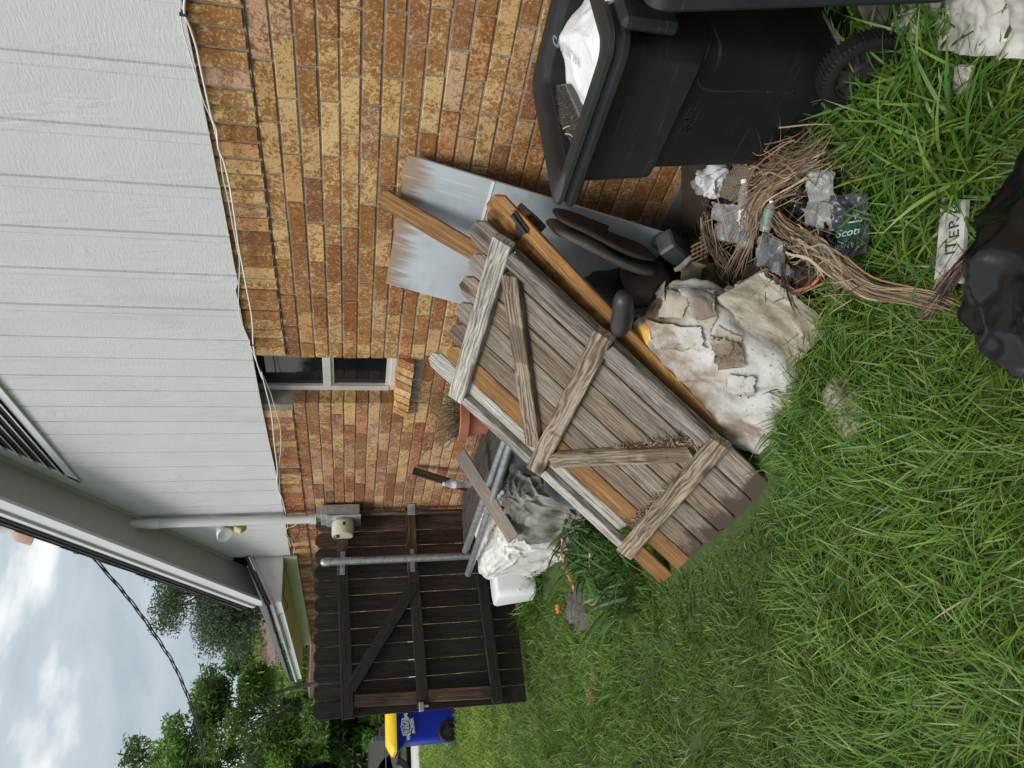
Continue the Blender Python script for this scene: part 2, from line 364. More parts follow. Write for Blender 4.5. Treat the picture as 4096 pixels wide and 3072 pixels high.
M_['drip'] = pm('dark_drip_edge', [(.3, (.03, .028, .026)), (.7, (.055, .05, .045))], 8, rough=.6, bs=.05)
def mk_brick():
    m_, t, b, o = newmat('mottled_brick'); v = coords(t, (1, 1, 1), rnd=False)
    a = t.nodes.new('ShaderNodeAttribute'); a.attribute_name = 'Col'
    n1_ = noise_n(t, v, 46, 8, .74, 1.0); n2_ = noise_n(t, v, 120, 4, .7); n3_ = noise_n(t, v, 9, 3, .55)
    mp_ = t.nodes.new('ShaderNodeMapping'); mp_.inputs['Scale'].default_value = (60, 120, 40); t.links.new(v, mp_.inputs[0])
    st = noise_n(t, mp_.outputs[0], 1, 3, .6)
    # light parchment coating broken by darker burnt clay
    dk = mixc(t, 1.0, a.outputs['Color'], (.42, .24, .14), 'MULTIPLY')
    s = t.nodes.new('ShaderNodeMath'); s.operation = 'MULTIPLY_ADD'; s.inputs[1].default_value = .30; t.links.new(n3_, s.inputs[0])
    s0 = t.nodes.new('ShaderNodeMath'); s0.operation = 'MULTIPLY_ADD'; s0.inputs[1].default_value = .85; t.links.new(n1_, s0.inputs[0]); t.links.new(s0.outputs[0], s.inputs[2]); 
    s00 = t.nodes.new('ShaderNodeMath'); s00.operation = 'MULTIPLY'; s00.inputs[1].default_value = .12; t.links.new(st, s00.inputs[0]); t.links.new(s00.outputs[0], s0.inputs[2])
    al = t.nodes.new('ShaderNodeMath'); al.operation = 'MULTIPLY_ADD'; al.inputs[1].default_value = .16; t.links.new(a.outputs['Alpha'], al.inputs[0]); t.links.new(s.outputs[0], al.inputs[2])
    col = mixc(t, ramp(t, al.outputs[0], [(.645, (0, 0, 0)), (.715, (.78, .78, .78)), (.86, (1, 1, 1))]), a.outputs['Color'], dk)
    col = mixc(t, ramp(t, n2_, [(.58, (0, 0, 0)), (.65, (.7, .7, .7))]), col, (.17, .085, .04))
    col = mixc(t, ramp(t, noise_n(t, v, 75, 5, .7), [(.56, (0, 0, 0)), (.66, (.7, .7, .7))]), col, (.60, .46, .28))
    t.links.new(col, b.inputs['Base Color']); b.inputs['Roughness'].default_value = .85; b.inputs['Specular IOR Level'].default_value = .25
    h = t.nodes.new('ShaderNodeMath'); h.operation = 'ADD'; t.links.new(n1_, h.inputs[0]); t.links.new(n2_, h.inputs[1]); bump(t, b, h.outputs[0], .55, .005); return m_
M_['brick'] = mk_brick()
M_['mortar'] = pm('grey_mortar', [(.3, (.20, .18, .145)), (.7, (.31, .28, .23))], 18, rough=.95, bs=.8, bd=.004, bscale=120, rnd=False)
M_['slab'] = pm('foundation_concrete', [(.3, (.10, .095, .085)), (.7, (.19, .18, .165))], 10, rough=.9, bs=.5, bscale=60, rnd=False)
M_['vinyl'] = pm('grey_window_frame', [(.3, (.42, .41, .38)), (.7, (.52, .51, .48))], 6, rough=.4, bs=.05)
def mk_glass():
    m_, t, b, o = newmat('dark_window_glass'); v = coords(t, (1, 1, 1)); 
    t.links.new(ramp(t, noise_n(t, v, 3, 4, .6), [(.3, (.006, .008, .009)), (.7, (.014, .016, .018))]), b.inputs['Base Color'])
    t.links.new(ramp(t, noise_n(t, v, 30, 4, .7), [(.4, (.03, .03, .03)), (.75, (.12, .12, .12))]), b.inputs['Roughness'])
    b.inputs['Specular IOR Level'].default_value = .6; return m_
M_['glass'] = mk_glass()
M_['wgrey'] = wood('weathered_grey_wood', [(.3, (.045, .036, .028)), (.44, (.125, .104, .085)), (.52, (.20, .175, .15)), (.64, (.29, .265, .235))])
M_['wgrey2'] = wood('bleached_grey_wood', [(.3, (.07, .062, .052)), (.44, (.20, .18, .15)), (.53, (.32, .30, .265)), (.66, (.44, .425, .39))], knots=False)
GW = [(.28, (.055, .043, .033)), (.44, (.145, .118, .093)), (.54, (.205, .172, .140)), (.68, (.29, .25, .21))]; BW = [(.28, (.05, .034, .023)), (.44, (.14, .102, .070)), (.54, (.205, .155, .112)), (.68, (.29, .23, .17))]
M_['pgrey'] = wood('weathered_grey_picket', GW, foot=.24); M_['pbrown'] = wood('weathered_brown_picket', BW, foot=.26)
M_['wbrown'] = wood('weathered_brown_wood', [(.3, (.04, .026, .018)), (.44, (.125, .09, .062)), (.52, (.22, .17, .125)), (.64, (.32, .265, .20))], stain=(2.4, .60, .63, (.07, .042, .028)))
M_['worange'] = wood('stained_orange_wood', [(.3, (.11, .05, .016)), (.45, (.21, .10, .030)), (.54, (.27, .135, .040)), (.68, (.34, .19, .070))], bs=.25, rough=.6, knotc=(.14, .06, .02))
M_['wdark'] = wood('dark_stained_wood', [(.3, (.010, .008, .007)), (.45, (.018, .014, .012)), (.56, (.028, .022, .018)), (.7, (.042, .034, .028))], bs=.3, knots=False)
M_['wdarkb'] = wood('worn_brown_stained_wood', [(.3, (.02, .013, .009)), (.45, (.055, .034, .022)), (.56, (.10, .062, .038)), (.7, (.15, .098, .065))], bs=.3, knots=False, stain=(2.5, .5, .6, (.014, .011, .010)))
M_['wmould'] = wood('old_blackened_lumber', [(.3, (.012, .012, .012)), (.45, (.04, .037, .034)), (.56, (.09, .08, .07)), (.7, (.17, .155, .14))], bs=.5, knots=False)
M_['wplain'] = wood('grey_brown_board', [(.3, (.12, .098, .08)), (.45, (.17, .14, .115)), (.56, (.20, .17, .14)), (.7, (.25, .21, .175))], bs=.12, knots=False, stain=(3.0, .60, .62, (.05, .042, .04)))
M_['galv'] = pm('galvanised_steel', [(.35, (.26, .28, .29)), (.6, (.42, .44, .45))], 30, rough=.38, metal=.75, bs=.1, bscale=80)
M_['galvd'] = pm('dull_galvanised_box', [(.3, (.25, .26, .27)), (.7, (.45, .46, .47))], 14, rough=.5, metal=.4, bs=.15, bscale=60, fine=(30, .62, .7, (.04, .04, .04)))
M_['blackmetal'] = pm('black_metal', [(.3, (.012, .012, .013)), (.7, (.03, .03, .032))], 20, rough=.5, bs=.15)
def mk_can():
    m_, t, b, o = newmat('black_bin_plastic'); v = coords(t, (1, 1, 1))
    col = ramp(t, noise_n(t, v, 5, 5, .6), [(.3, (.010, .012, .013)), (.7, (.018, .021, .022))])
    # long fine scratches
    f = None
    for k, (rz, sc) in enumerate(((.5, (3, 170, 60)), (-.7, (4, 60, 210)), (1.2, (3, 260, 30)))):
        mp_ = t.nodes.new('ShaderNodeMapping'); mp_.inputs['Rotation'].default_value = (rz, 0, 0); mp_.inputs['Scale'].default_value = (1, sc[0], sc[2] if k != 0 else sc[1]); t.links.new(v, mp_.inputs[0])
        r = ramp(t, noise_n(t, mp_.outputs[0], 1, 2, .5), [(.69 + .01 * k, (0, 0, 0)), (.73 + .01 * k, (.6, .6, .6))])
        f = r if f is None else mixc(t, 1.0, f, r, 'ADD')
    col = mixc(t, f, col, (.075, .085, .085))
    col = mixc(t, ramp(t, noise_n(t, v, 260, 2, .6), [(.60, (0, 0, 0)), (.72, (.5, .5, .5))]), col, (.04, .045, .046))
    col = mixc(t, ramp(t, noise_n(t, v, 3.2, 5, .7), [(.55, (0, 0, 0)), (.75, (.5, .5, .5))]), col, (.032, .035, .035))
    t.links.new(col, b.inputs['Base Color']); b.inputs['Roughness'].default_value = .55; b.inputs['Specular IOR Level'].default_value = .35
    bump(t, b, noise_n(t, v, 300, 3, .6), .25, .001); return m_
M_['can'] = mk_can()
M_['rubber'] = pm('black_rubber', [(.3, (.005, .0055, .006)), (.7, (.012, .0125, .013))], 30, rough=.6, bs=.2)
M_['pvc'] = pm('grey_conduit_paint', [(.3, (.46, .46, .455)), (.7, (.55, .55, .545))], 4, rough=.4, bs=.05)
M_['cable'] = pm('white_cable', [(.3, (.60, .59, .55)), (.7, (.72, .71, .68))], 10, rough=.4, bs=.0)
M_['bcable'] = pm('black_cable', [(.3, (.012, .013, .013)), (.7, (.03, .032, .032))], 12, rough=.5, bs=.0)
M_['lens'] = pm('frosted_meter_glass', [(.3, (.44, .41, .30)), (.7, (.55, .52, .40))], 6, rough=.12, bs=.02, coat=.6)
M_['face'] = pm('meter_face', [(.3, (.50, .50, .44)), (.7, (.60, .60, .54))], 8, rough=.3, bs=0, coat=.5)
M_['white'] = pm('white_plastic', [(.3, (.66, .67, .67)), (.7, (.78, .79, .79))], 5, rough=.35, bs=.05)
M_['yellowp'] = pm('yellow_faded_plastic', [(.3, (.46, .36, .14)), (.7, (.55, .45, .2))], 9, rough=.4, bs=.1)
M_['porc'] = pm('pinkish_brown_porcelain', [(.3, (.36, .22, .16)), (.7, (.45, .29, .22))], 9, rough=.6, bs=.1)
M_['blue'] = pm('blue_bin_plastic', [(.3, (.006, .018, .30)), (.7, (.010, .028, .40))], 4, rough=.35, bs=.03)
M_['yellow'] = pm('yellow_lid_plastic', [(.3, (.70, .47, .01)), (.7, (.80, .56, .015))], 5, rough=.4, bs=.03)
M_['ink'] = pm('white_print', [(.3, (.65, .68, .72)), (.7, (.78, .8, .83))], 9, rough=.5, bs=0)
M_['dkink'] = pm('dark_print', [(.3, (.012, .012, .012)), (.7, (.03, .03, .03))], 9, rough=.6, bs=0)
M_['gyink'] = pm('grey_print', [(.3, (.34, .35, .36)), (.7, (.42, .43, .44))], 9, rough=.5, bs=0)
M_['film'] = pm('silvery_white_sack', [(.3, (.60, .62, .65)), (.7, (.74, .76, .78))], 5, rough=.28, bs=.9, bd=.006, bscale=42, stretch=(1, .5, 2.2))
M_['carpet'] = pm('brown_carpet_pile', [(.3, (.035, .026, .018)), (.7, (.10, .078, .058))], 160, rough=1, bs=1, bd=.01, bscale=220, sheen=.3)
M_['blackbag'] = pm('glossy_black_bag', [(.3, (.003, .003, .0035)), (.7, (.006, .006, .0065))], 4, rough=.27, bs=.4, bd=.004, bscale=18, spec=.5, coat=0, stretch=(1, 1, .4))
M_['tarp'] = pm('white_woven_tarp', [(.28, (.34, .31, .27)), (.45, (.56, .545, .52)), (.7, (.70, .69, .68))], 6, rough=.6, bs=.9, bd=.006, bscale=26, stretch=(.5, 2.6, 1.1))
M_['canvas'] = pm('dirty_grey_canvas', [(.35, (.08, .075, .065)), (.65, (.27, .26, .235))], 7, rough=.8, bs=.5, bd=.005, bscale=40)
M_['paper'] = pm('stained_paper_sack', [(.35, (.08, .055, .035)), (.46, (.24, .19, .14)), (.54, (.40, .38, .35)), (.72, (.53, .525, .52))], 3.6, rough=.85, bs=.9, bd=.008, bscale=16, fine=(70, .60, .68, (.22, .19, .16)), dist=.4)
M_['paperb'] = pm('torn_brown_kraft_paper', [(.3, (.24, .20, .155)), (.7, (.44, .40, .34))], 9, rough=.85, bs=.6, bd=.004, bscale=40)
M_['concrete'] = pm('hardened_concrete', [(.34, (.12, .098, .068)), (.5, (.25, .22, .17)), (.66, (.40, .37, .31))], 6, rough=.95, bs=.7, bd=.006, bscale=30, fine=(45, .62, .72, (.12, .10, .08)), stretch=(1, 3, 1))
M_['card'] = pm('corrugated_cardboard', [(.3, (.20, .165, .115)), (.7, (.38, .32, .23))], 12, rough=.8, bs=.3)
M_['fabric'] = pm('brown_chair_fabric', [(.3, (.032, .022, .017)), (.7, (.062, .045, .036))], 150, rough=.95, bs=.8, bd=.003, bscale=160, sheen=0)
M_['fabricg'] = pm('taupe_chair_fabric', [(.3, (.10, .08, .066)), (.7, (.19, .16, .138))], 150, rough=.95, bs=.8, bd=.003, bscale=160, sheen=0)
M_['plastic'] = pm('scuffed_black_plastic', [(.3, (.014, .014, .014)), (.7, (.04, .038, .037))], 7, rough=.42, bs=.1, fine=(90, .68, .74, (.2, .19, .18)))
M_['terra'] = pm('terracotta_plastic', [(.3, (.30, .10, .055)), (.7, (.40, .15, .085))], 7, rough=.6, bs=.1)
M_['redpot'] = pm('red_plastic_pot', [(.3, (.42, .045, .018)), (.7, (.55, .075, .03))], 7, rough=.45, bs=.1)
M_['soil'] = pm('dark_damp_soil', [(.3, (.012, .009, .007)), (.7, (.05, .038, .028))], 25, rough=.95, bs=1, bd=.02, bscale=50)
M_['sheetm'] = None
def mk_sheet():
    m_, t, b, o = newmat('painted_grey_panel'); v = coords(t, (1, 1, 1))
    col = ramp(t, noise_n(t, v, 3, 6, .6), [(.3, (.27, .30, .325)), (.7, (.40, .435, .465))])
    mp_ = t.nodes.new('ShaderNodeMapping'); mp_.inputs['Scale'].default_value = (30, 1, 1.2); t.links.new(v, mp_.inputs[0]); n_ = noise_n(t, mp_.outputs[0], 1, 4, .65)
    sx = t.nodes.new('ShaderNodeSeparateXYZ'); tc_ = t.nodes.new('ShaderNodeTexCoord'); t.links.new(tc_.outputs['Generated'], sx.inputs[0])
    mr = t.nodes.new('ShaderNodeMath'); mr.operation = 'MULTIPLY_ADD'; mr.inputs[1].default_value = .22; t.links.new(n_, mr.inputs[0]); mz = t.nodes.new('ShaderNodeMath'); mz.operation = 'MULTIPLY'; mz.inputs[1].default_value = .75; t.links.new(sx.outputs[2], mz.inputs[0]); t.links.new(mz.outputs[0], mr.inputs[2])
    col = mixc(t, ramp(t, mr.outputs[0], [(.790, (0, 0, 0)), (.835, (.9, .9, .9))]), col, (.24, .16, .10))
    col = mixc(t, ramp(t, n_, [(.60, (0, 0, 0)), (.68, (.55, .55, .55))]), col, (.50, .54, .57))
    col = mixc(t, ramp(t, noise_n(t, v, 7, 6, .7), [(.55, (0, 0, 0)), (.75, (.5, .5, .5))]), col, (.17, .18, .19))
    t.links.new(col, b.inputs['Base Color']); b.inputs['Roughness'].default_value = .5; bump(t, b, n_, .12, .002); return m_
M_['sheetm'] = mk_sheet()
M_['bark'] = pm('tree_bark', [(.3, (.05, .042, .034)), (.7, (.13, .115, .10))], 14, rough=.9, bs=.6, bscale=30)
M_['leafm'] = attr_mat('tree_leaves', rough=.55, transl=.3)
M_['grassm'] = attr_mat('grass_blades', rough=.42, transl=.38, spec=.45)
M_['drym'] = attr_mat('dry_plant_fibre', rough=.7, transl=.15)
M_['redbrick'] = pm('neighbour_red_brick', [(.3, (.16, .07, .05)), (.7, (.26, .13, .09))], 20, rough=.9, bs=.2, rnd=False)
M_['roofn'] = pm('neighbour_brown_roof', [(.3, (.15, .10, .085)), (.7, (.22, .15, .13))], 6, rough=.9, bs=.4, bscale=30, rnd=False)
M_['carp'] = pm('grey_car_paint', [(.3, (.16, .155, .15)), (.7, (.22, .215, .205))], 1.5, rough=.32, metal=.5, bs=.0, coat=.5, fine=(14, .62, .74, (.10, .09, .08)))
M_['carg'] = pm('dark_car_glass', [(.3, (.01, .011, .012)), (.7, (.02, .021, .022))], 3, rough=.08, bs=0)
M_['tail'] = pm('smoked_tail_lamp', [(.3, (.05, .05, .055)), (.7, (.12, .12, .125))], 5, rough=.15, bs=0, coat=.5)
M_['drive'] = pm('driveway_concrete', [(.3, (.42, .41, .39)), (.7, (.54, .53, .51))], 2, rough=.85, bs=.2, rnd=False)
M_['label'] = pm('faded_orange_label', [(.38, (.62, .10, .02)), (.52, (.60, .40, .06)), (.66, (.62, .55, .30))], 7, rough=.7, bs=.3)
M_['orib'] = pm('orange_plastic_ribbon', [(.3, (.62, .20, .08)), (.7, (.70, .30, .15))], 9, rough=.5, bs=.05)
M_['green'] = pm('dark_green_print', [(.3, (.012, .06, .035)), (.7, (.02, .10, .055))], 9, rough=.35, bs=.2, bscale=20)
M_['navy'] = pm('dark_blue_grey_bag', [(.3, (.02, .024, .032)), (.7, (.05, .056, .07))], 12, rough=.3, bs=.4, bscale=18, fine=(30, .60, .72, (.16, .17, .19)))
M_['burlap'] = None
def mk_burlap():
    m_, t, b, o = newmat('woven_burlap'); v = coords(t, (1, 1, 1)); f = None
    hs = []
    for d in ('X', 'Y'):
        wv = t.nodes.new('ShaderNodeTexWave'); wv.bands_direction = d; wv.inputs['Scale'].default_value = 42; wv.inputs['Distortion'].default_value = 1.2; wv.inputs['Detail Scale'].default_value = 2; t.links.new(v, wv.inputs[0]); hs.append(wv.outputs[1])
    h = t.nodes.new('ShaderNodeMath'); h.operation = 'MULTIPLY'; t.links.new(hs[0], h.inputs[0]); t.links.new(hs[1], h.inputs[1])
    t.links.new(ramp(t, h.outputs[0], [(.08, (.075, .055, .036)), (.5, (.33, .28, .20)), (.8, (.50, .44, .34))]), b.inputs['Base Color']); b.inputs['Roughness'].default_value = .9
    bump(t, b, h.outputs[0], .8, .004); return m_
M_['burlap'] = mk_burlap()
def mk_film():
    m_, t, b, o = newmat('clear_crumpled_film'); v = coords(t, (1, 1, 1))
    tr = t.nodes.new('ShaderNodeBsdfTransparent'); ms = t.nodes.new('ShaderNodeMixShader')
    b.inputs['Base Color'].default_value = (.5, .5, .51, 1); b.inputs['Roughness'].default_value = .12; b.inputs['Specular IOR Level'].default_value = .9
    t.links.new(ramp(t, noise_n(t, v, 14, 4, .6), [(.4, (.22, .22, .22)), (.7, (.5, .5, .5))]), ms.inputs[0])
    t.links.new(tr.outputs[0], ms.inputs[1]); t.links.new(b.outputs[0], ms.inputs[2]); t.links.new(ms.outputs[0], o.inputs[0])
    bump(t, b, noise_n(t, v, 26, 4, .6), .6, .01); return m_
M_['clear'] = mk_film()
def mk_ground():
    m_, t, b, o = newmat('lawn_soil'); v = coords(t, (1, 1, 1), rnd=False)
    col = ramp(t, noise_n(t, v, 7, 6, .65), [(.3, (.03, .055, .010)), (.55, (.05, .085, .015)), (.75, (.075, .095, .025))])
    t.links.new(col, b.inputs['Base Color']); b.inputs['Roughness'].default_value = .95; bump(t, b, noise_n(t, v, 60, 4, .6), .8, .02); return m_
M_['ground'] = mk_ground()
def text(name, body, size, mat, M, parent=None, ext=.001, font_scale=(1, 1), bold=0.0, shear=0.0, outline=None):
    cu = bpy.data.curves.new(name, 'FONT'); cu.body = body; cu.size = size; cu.extrude = ext; cu.align_x = 'CENTER'; cu.align_y = 'CENTER'; cu.offset = bold; cu.shear = shear
    if outline: cu.fill_mode = 'NONE'; cu.extrude = 0; cu.bevel_depth = outline; cu.bevel_resolution = 1
    to = bpy.data.objects.new(name, cu); COL.objects.link(to); dg = bpy.context.evaluated_depsgraph_get()
    me = bpy.data.meshes.new_from_object(to.evaluated_get(dg)); bpy.data.objects.remove(to); me.materials.clear(); me.materials.append(mat)
    for v_ in me.vertices: v_.co.x *= font_scale[0]; v_.co.y *= font_scale[1]
    o = bpy.data.objects.new(name, me); COL.objects.link(o); o.matrix_world = M
    if parent is not None: o.parent = parent; o.matrix_parent_inverse = parent_world(parent).inverted()
    return o
def tframe(P, right, up):
    r = Vector(right).normalized(); u_ = Vector(up); u_ = (u_ - r * u_.dot(r)).normalized(); n = r.cross(u_)
    return Matrix(((r.x, u_.x, n.x, P[0]), (r.y, u_.y, n.y, P[1]), (r.z, u_.z, n.z, P[2]), (0, 0, 0, 1)))
def smooth01(t): t = max(0, min(1, t)); return t * t * (3 - 2 * t)
def gz(x, y): return -.02 * math.exp(-((x + 1.44) / .16) ** 2 - ((y - 2.55) / .45) ** 2) + .05 + .20 * smooth01((y - 1.5) / 4) - .17 * smooth01((y - 8) / 9)
# ================================================================== ground
mb = MB(); xs = np.concatenate([np.linspace(-60, -6, 10), np.linspace(-5, 1, 25), np.linspace(3, 60, 10)]); ys = np.concatenate([np.linspace(-30, -1, 6), np.linspace(-.5, 18, 60), np.linspace(22, 900, 12)])
vs = [(x, y, gz(x, y) + (.012 * fbm((x * 3, y * 3, 0)) if abs(x) < 6 and y < 20 else 0)) for y in ys for x in xs]; W_ = len(xs)
mb.add(vs, [(j * W_ + i, j * W_ + i + 1, (j + 1) * W_ + i + 1, (j + 1) * W_ + i) for j in range(len(ys) - 1) for i in range(W_ - 1)])
tag(obj('ground', mb, M_['ground'], recalc=False), kind='structure')
mb = MB(); mb.box(-30, 30, 17.6, 19.9, -.1, .125); tag(obj('driveway', mb, M_['drive']), kind='structure')

# ================================================================== house
house = thing('brick_house', 'single storey house with mottled tan brick wall, pale grey grooved gable siding and white eaves', 'house', (0, 4, 0))
# individually laid bricks, one mesh
def brick_wall():
    vs, fs, cs = [], [], []
    PAL = [((.56, .39, .19), 34), ((.57, .42, .22), 24), ((.52, .35, .18), 20), ((.50, .35, .23), 9), ((.46, .30, .22), 5), ((.46, .26, .13), 4), ((.50, .30, .14), 6)]
    RED = [((.48, .32, .21), 18), ((.44, .22, .13), 16), ((.52, .37, .23), 24), ((.46, .28, .18), 16), ((.40, .16, .10), 7), ((.36, .22, .17), 9), ((.55, .42, .27), 12)]
    def pick(y):
        P = RED if random.random() < smooth01((y - 3.0) / 1.6) * .85 else PAL
        c = random.choices([p[0] for p in P], [p[1] for p in P])[0]; k = random.uniform(.90, 1.12); return tuple(v * k * q for v, q in zip(c, (1.0, .93, .82))) + (random.random(),)
    def brick(x0, y0, y1, z0, z1, depth=.06, col=None, tilt=0, tz=0):
        c = .0028; j = lambda: random.uniform(-.0016, .0016); b = len(vs); q = []
        ty, tz_ = tilt, tz
        for (yy, zz, xx) in ((y0, z0, x0 + depth), (y1, z0, x0 + depth), (y1, z1, x0 + depth), (y0, z1, x0 + depth), (y0, z0, x0 + c), (y1, z0, x0 + c), (y1, z1, x0 + c), (y0, z1, x0 + c), (y0 + c, z0 + c, x0), (y1 - c, z0 + c, x0), (y1 - c, z1 - c, x0), (y0 + c, z1 - c, x0)):
            xx += ty * (yy - (y0 + y1) / 2) / max(.01, (y1 - y0)) + tz_ * (zz - z0) / max(.01, (z1 - z0)); q.append((xx, yy + j(), zz + j()))
        vs.extend(q); cs.extend([col] * 12)
        for f in ((0, 1, 5, 4), (1, 2, 6, 5), (2, 3, 7, 6), (3, 0, 4, 7), (4, 5, 9, 8), (5, 6, 10, 9), (6, 7, 11, 10), (7, 4, 8, 11), (8, 9, 10, 11)): fs.append(tuple(b + i for i in f))
    zc = 1.962; ch = .0763; Lb = .2535; r = 0; wy0, wy1, wz0 = 3.379, 3.865, 1.346
    while zc > .18:
        z0, z1 = zc - ch + .0085, zc; y = -1.2 + (Lb / 2 if r % 2 else 0) + random.uniform(-.02, .02)
        while y < 9.6:
            a, b_ = y, y + Lb - .0085; segs = [(a, b_)]
            if z1 > wz0 - .02: # window opening
                segs = []
                if a < wy0: segs.append((a, min(b_, wy0)))
                if b_ > wy1: segs.append((max(a, wy1), b_))
            if wz0 - .145 < z1 < wz0 + .01 and b_ > wy0 and a < wy1: segs = [s for s in ((a, min(b_, wy0)), (max(a, wy1), b_)) if s[1] - s[0] > .01] if z1 > wz0 - .075 else segs
            for s0, s1 in segs:
                if z1 > wz0 - .02 and wy1 < s0 < wy1 + .04: s0 = wy1
                if z1 > wz0 - .02 and wy0 - .04 < s1 < wy0: s1 = wy0
                if s1 - s0 > .02: brick(random.uniform(-.0025, .0025), s0, s1, z0 + random.uniform(-.001, .001), z1, col=pick(y), depth=.10 if abs(s1 - wy0) < .02 or abs(s0 - wy1) < .02 else .06)
            y += Lb
        zc -= ch; r += 1
    # soldier course under the siding
    y = -1.2; k = 0
    while y < 9.6:
        if 3.36 < y + .04 < 3.90: y += .083; k += 1; continue
        wd = .064 + random.uniform(-.003, .003)
        brick(-.007 - .004 * (k % 2) - random.uniform(0, .004), y, y + wd, 1.972 + random.uniform(-.002, .002), 2.20, col=pick(y), tilt=random.uniform(-.014, -.005), depth=.09); y += wd + .015; k += 1
    # sloping window sill bricks
    y = wy0 - .01
    while y < wy1 + .06:
        brick(-.052, y, y + .066, wz0 - .085, wz0 + .006, col=pick(0.5), depth=.16, tz=.05); y += .076
    me = bpy.data.meshes.new('wall'); me.from_pydata(vs, [], fs); me.materials.append(M_['brick'])
    at = me.color_attributes.new('Col', 'FLOAT_COLOR', 'POINT'); at.data.foreach_set('color', np.array(cs, dtype=np.float32).ravel())
    bm = bmesh.new(); bm.from_mesh(me); bmesh.ops.recalc_face_normals(bm, faces=bm.faces); bm.to_mesh(me); bm.free()
    o = bpy.data.objects.new('wall', me); COL.objects.link(o); o.parent = house; o.matrix_parent_inverse = parent_world(house).inverted(); return o
wall = brick_wall()
mb = MB(); wy0, wy1, wz0 = 3.379, 3.865, 1.346
mb.box(.006, .2, -1.3, wy0 - .012, .177, 2.2); mb.box(.006, .2, wy1 + .012, 9.61, .177, 2.2); mb.box(.006, .2, wy0, wy1, .177, wz0 - .02)
mb.box(-.0015, .005, -1.3, wy0 - .012, 1.968, 2.2); mb.box(-.0015, .005, wy1 + .012, 9.6, 1.968, 2.2); obj('mortar', mb, M_['mortar'], wall)
mb = MB(); mb.box(-.025, .3, -1.3, 9.6, -.3, .176); obj('foundation', mb, M_['slab'], house)
mb = MB(); mb.box(.2, 7, -1.3, 9.55, .0, 2.3); mb.box(.24, 7, -1.3, 6.5, 2.3, 2.9); obj('inner_wall', mb, M_['mortar'], house)
# window
win = obj('window', (lambda m_: m_.box(.10, .13, wy0, wy1, wz0, wz0 + .035, ch=.004).box(.10, .13, wy0, wy1, 1.735, 1.785, ch=.004).box(.095, .13, wy1 - .045, wy1, wz0 + .035, 2.2, ch=.004).box(.10, .13, wy0, wy0 + .03, wz0 + .035, 2.2)
   .box(.112, .135, wy0 + .03, wy1 - .045, wz0 + .035, wz0 + .06).box(.112, .135, wy0 + .03, wy1 - .045, 1.72, 1.735))(MB()), M_['vinyl'], house)
mb = MB(); mb.box(.125, .129, wy0 + .03, wy1 - .045, wz0 + .06, 1.72); obj('pane', mb, M_['glass'], win)
mb = MB(); mb.box(.118, .122, wy0 + .03, wy1 - .045, 1.785, 2.2); obj('pane', mb, M_['glass'], win)
# grooved siding with a wavering lower edge
SX = -.030
def sid_bottom(y): return 2.150 + .010 * smooth01((1.5 - y) / 1.5) * 2 - .012 * smooth01((y - 2.6) / .4) + .006 * math.sin(y * 2.1) + (.02 if 2.75 < y < 3.2 else 0) * smooth01((3.2 - y) / .1)
rake0 = lambda y: 3.758 - .5624 * (y - 4.445)     # where soffit meets the siding
grooves = []
for a, b_ in ((1.607, 1.659), (1.885, 1.936), (2.150, 2.209), (2.425, 2.465), (2.682, 2.728), (2.940, 2.992)): grooves += [(a, .015, .011), (b_, .005, .004)]
for a in (3.193, 3.372, 3.542, 3.69, 3.862, 4.034, 4.187, 4.426, 4.635, 4.859, 5.042, 5.30, 5.55, 5.8, 6.05): grooves.append((a, .007, .008))
for k in range(1, 12): grooves += [(1.607 - .272 * k, .015, .011), (1.659 - .272 * k, .004, .003)]
grooves.sort()
prof = [(-1.4, 0)]
for g, wd, dp in grooves: prof += [(g - wd / 2 - .001, 0), (g - wd / 2 + .001, dp), (g + wd / 2 - .001, dp), (g + wd / 2 + .001, 0)]
prof.append((6.40, 0)); pp = [prof[0]]
for p in prof[1:]:
    while p[0] - pp[-1][0] > .08: pp.append((pp[-1][0] + .06, pp[-1][1]))
    pp.append(p)
vs, fs = [], []
for y, d in pp:
    zt = min(6.5, rake0(y) + .05) if y > -.5 else 6.5
    vs += [(SX + d, y, sid_bottom(y)), (SX + d, y, zt), (SX + .012, y, sid_bottom(y)), (SX + .012, y, zt)]
for i in range(len(pp) - 1):
    a = i * 4; b_ = a + 4; fs += [(a, b_, b_ + 1, a + 1), (a + 2, a + 3, b_ + 3, b_ + 2), (a, a + 2, b_ + 2, b_), (a + 1, b_ + 1, b_ + 3, a + 3)]
mb = MB(); mb.add(vs, fs); obj('siding', mb, M_['siding'], house)
# rake overhang: soffit, fascia, drip edge, roof slab
R0 = lambda y, o=0: rake0(y) + o
OX = -.30
ya, yb = -1.5, 6.88
mb = MB(); mb.prism([(SX - .004, ya, R0(ya, .02)), (SX - .004, yb, R0(yb, .02)), (OX, yb, R0(yb, -.045)), (OX, ya, R0(ya, -.045))], (0, 0, .02)); obj('rake_soffit', mb, M_['soffit'], house)
mb = MB(); mb.prism([(SX - .001, 3.9, R0(3.9, -.022)), (SX - .001, 6.42, R0(6.42, -.022)), (SX - .001, 6.42, R0(6.42, .018)), (SX - .001, 3.9, R0(3.9, .018))], (-.018, 0, 0)); obj('soffit_moulding', mb, M_['soffit'], house)
mb = MB()
def strip(x0, x1, o0, o1): mb.prism([(x0, ya, R0(ya, o0)), (x0, yb, R0(yb, o0)), (x0, yb, R0(yb, o1)), (x0, ya, R0(ya, o1))], (x1 - x0, 0, 0))
strip(OX - .022, OX, -.062, .075); strip(OX - .040, OX - .001, .076, .115); strip(OX - .030, OX - .001, .1155, .15); obj('rake_fascia', mb, M_['trim'], house)
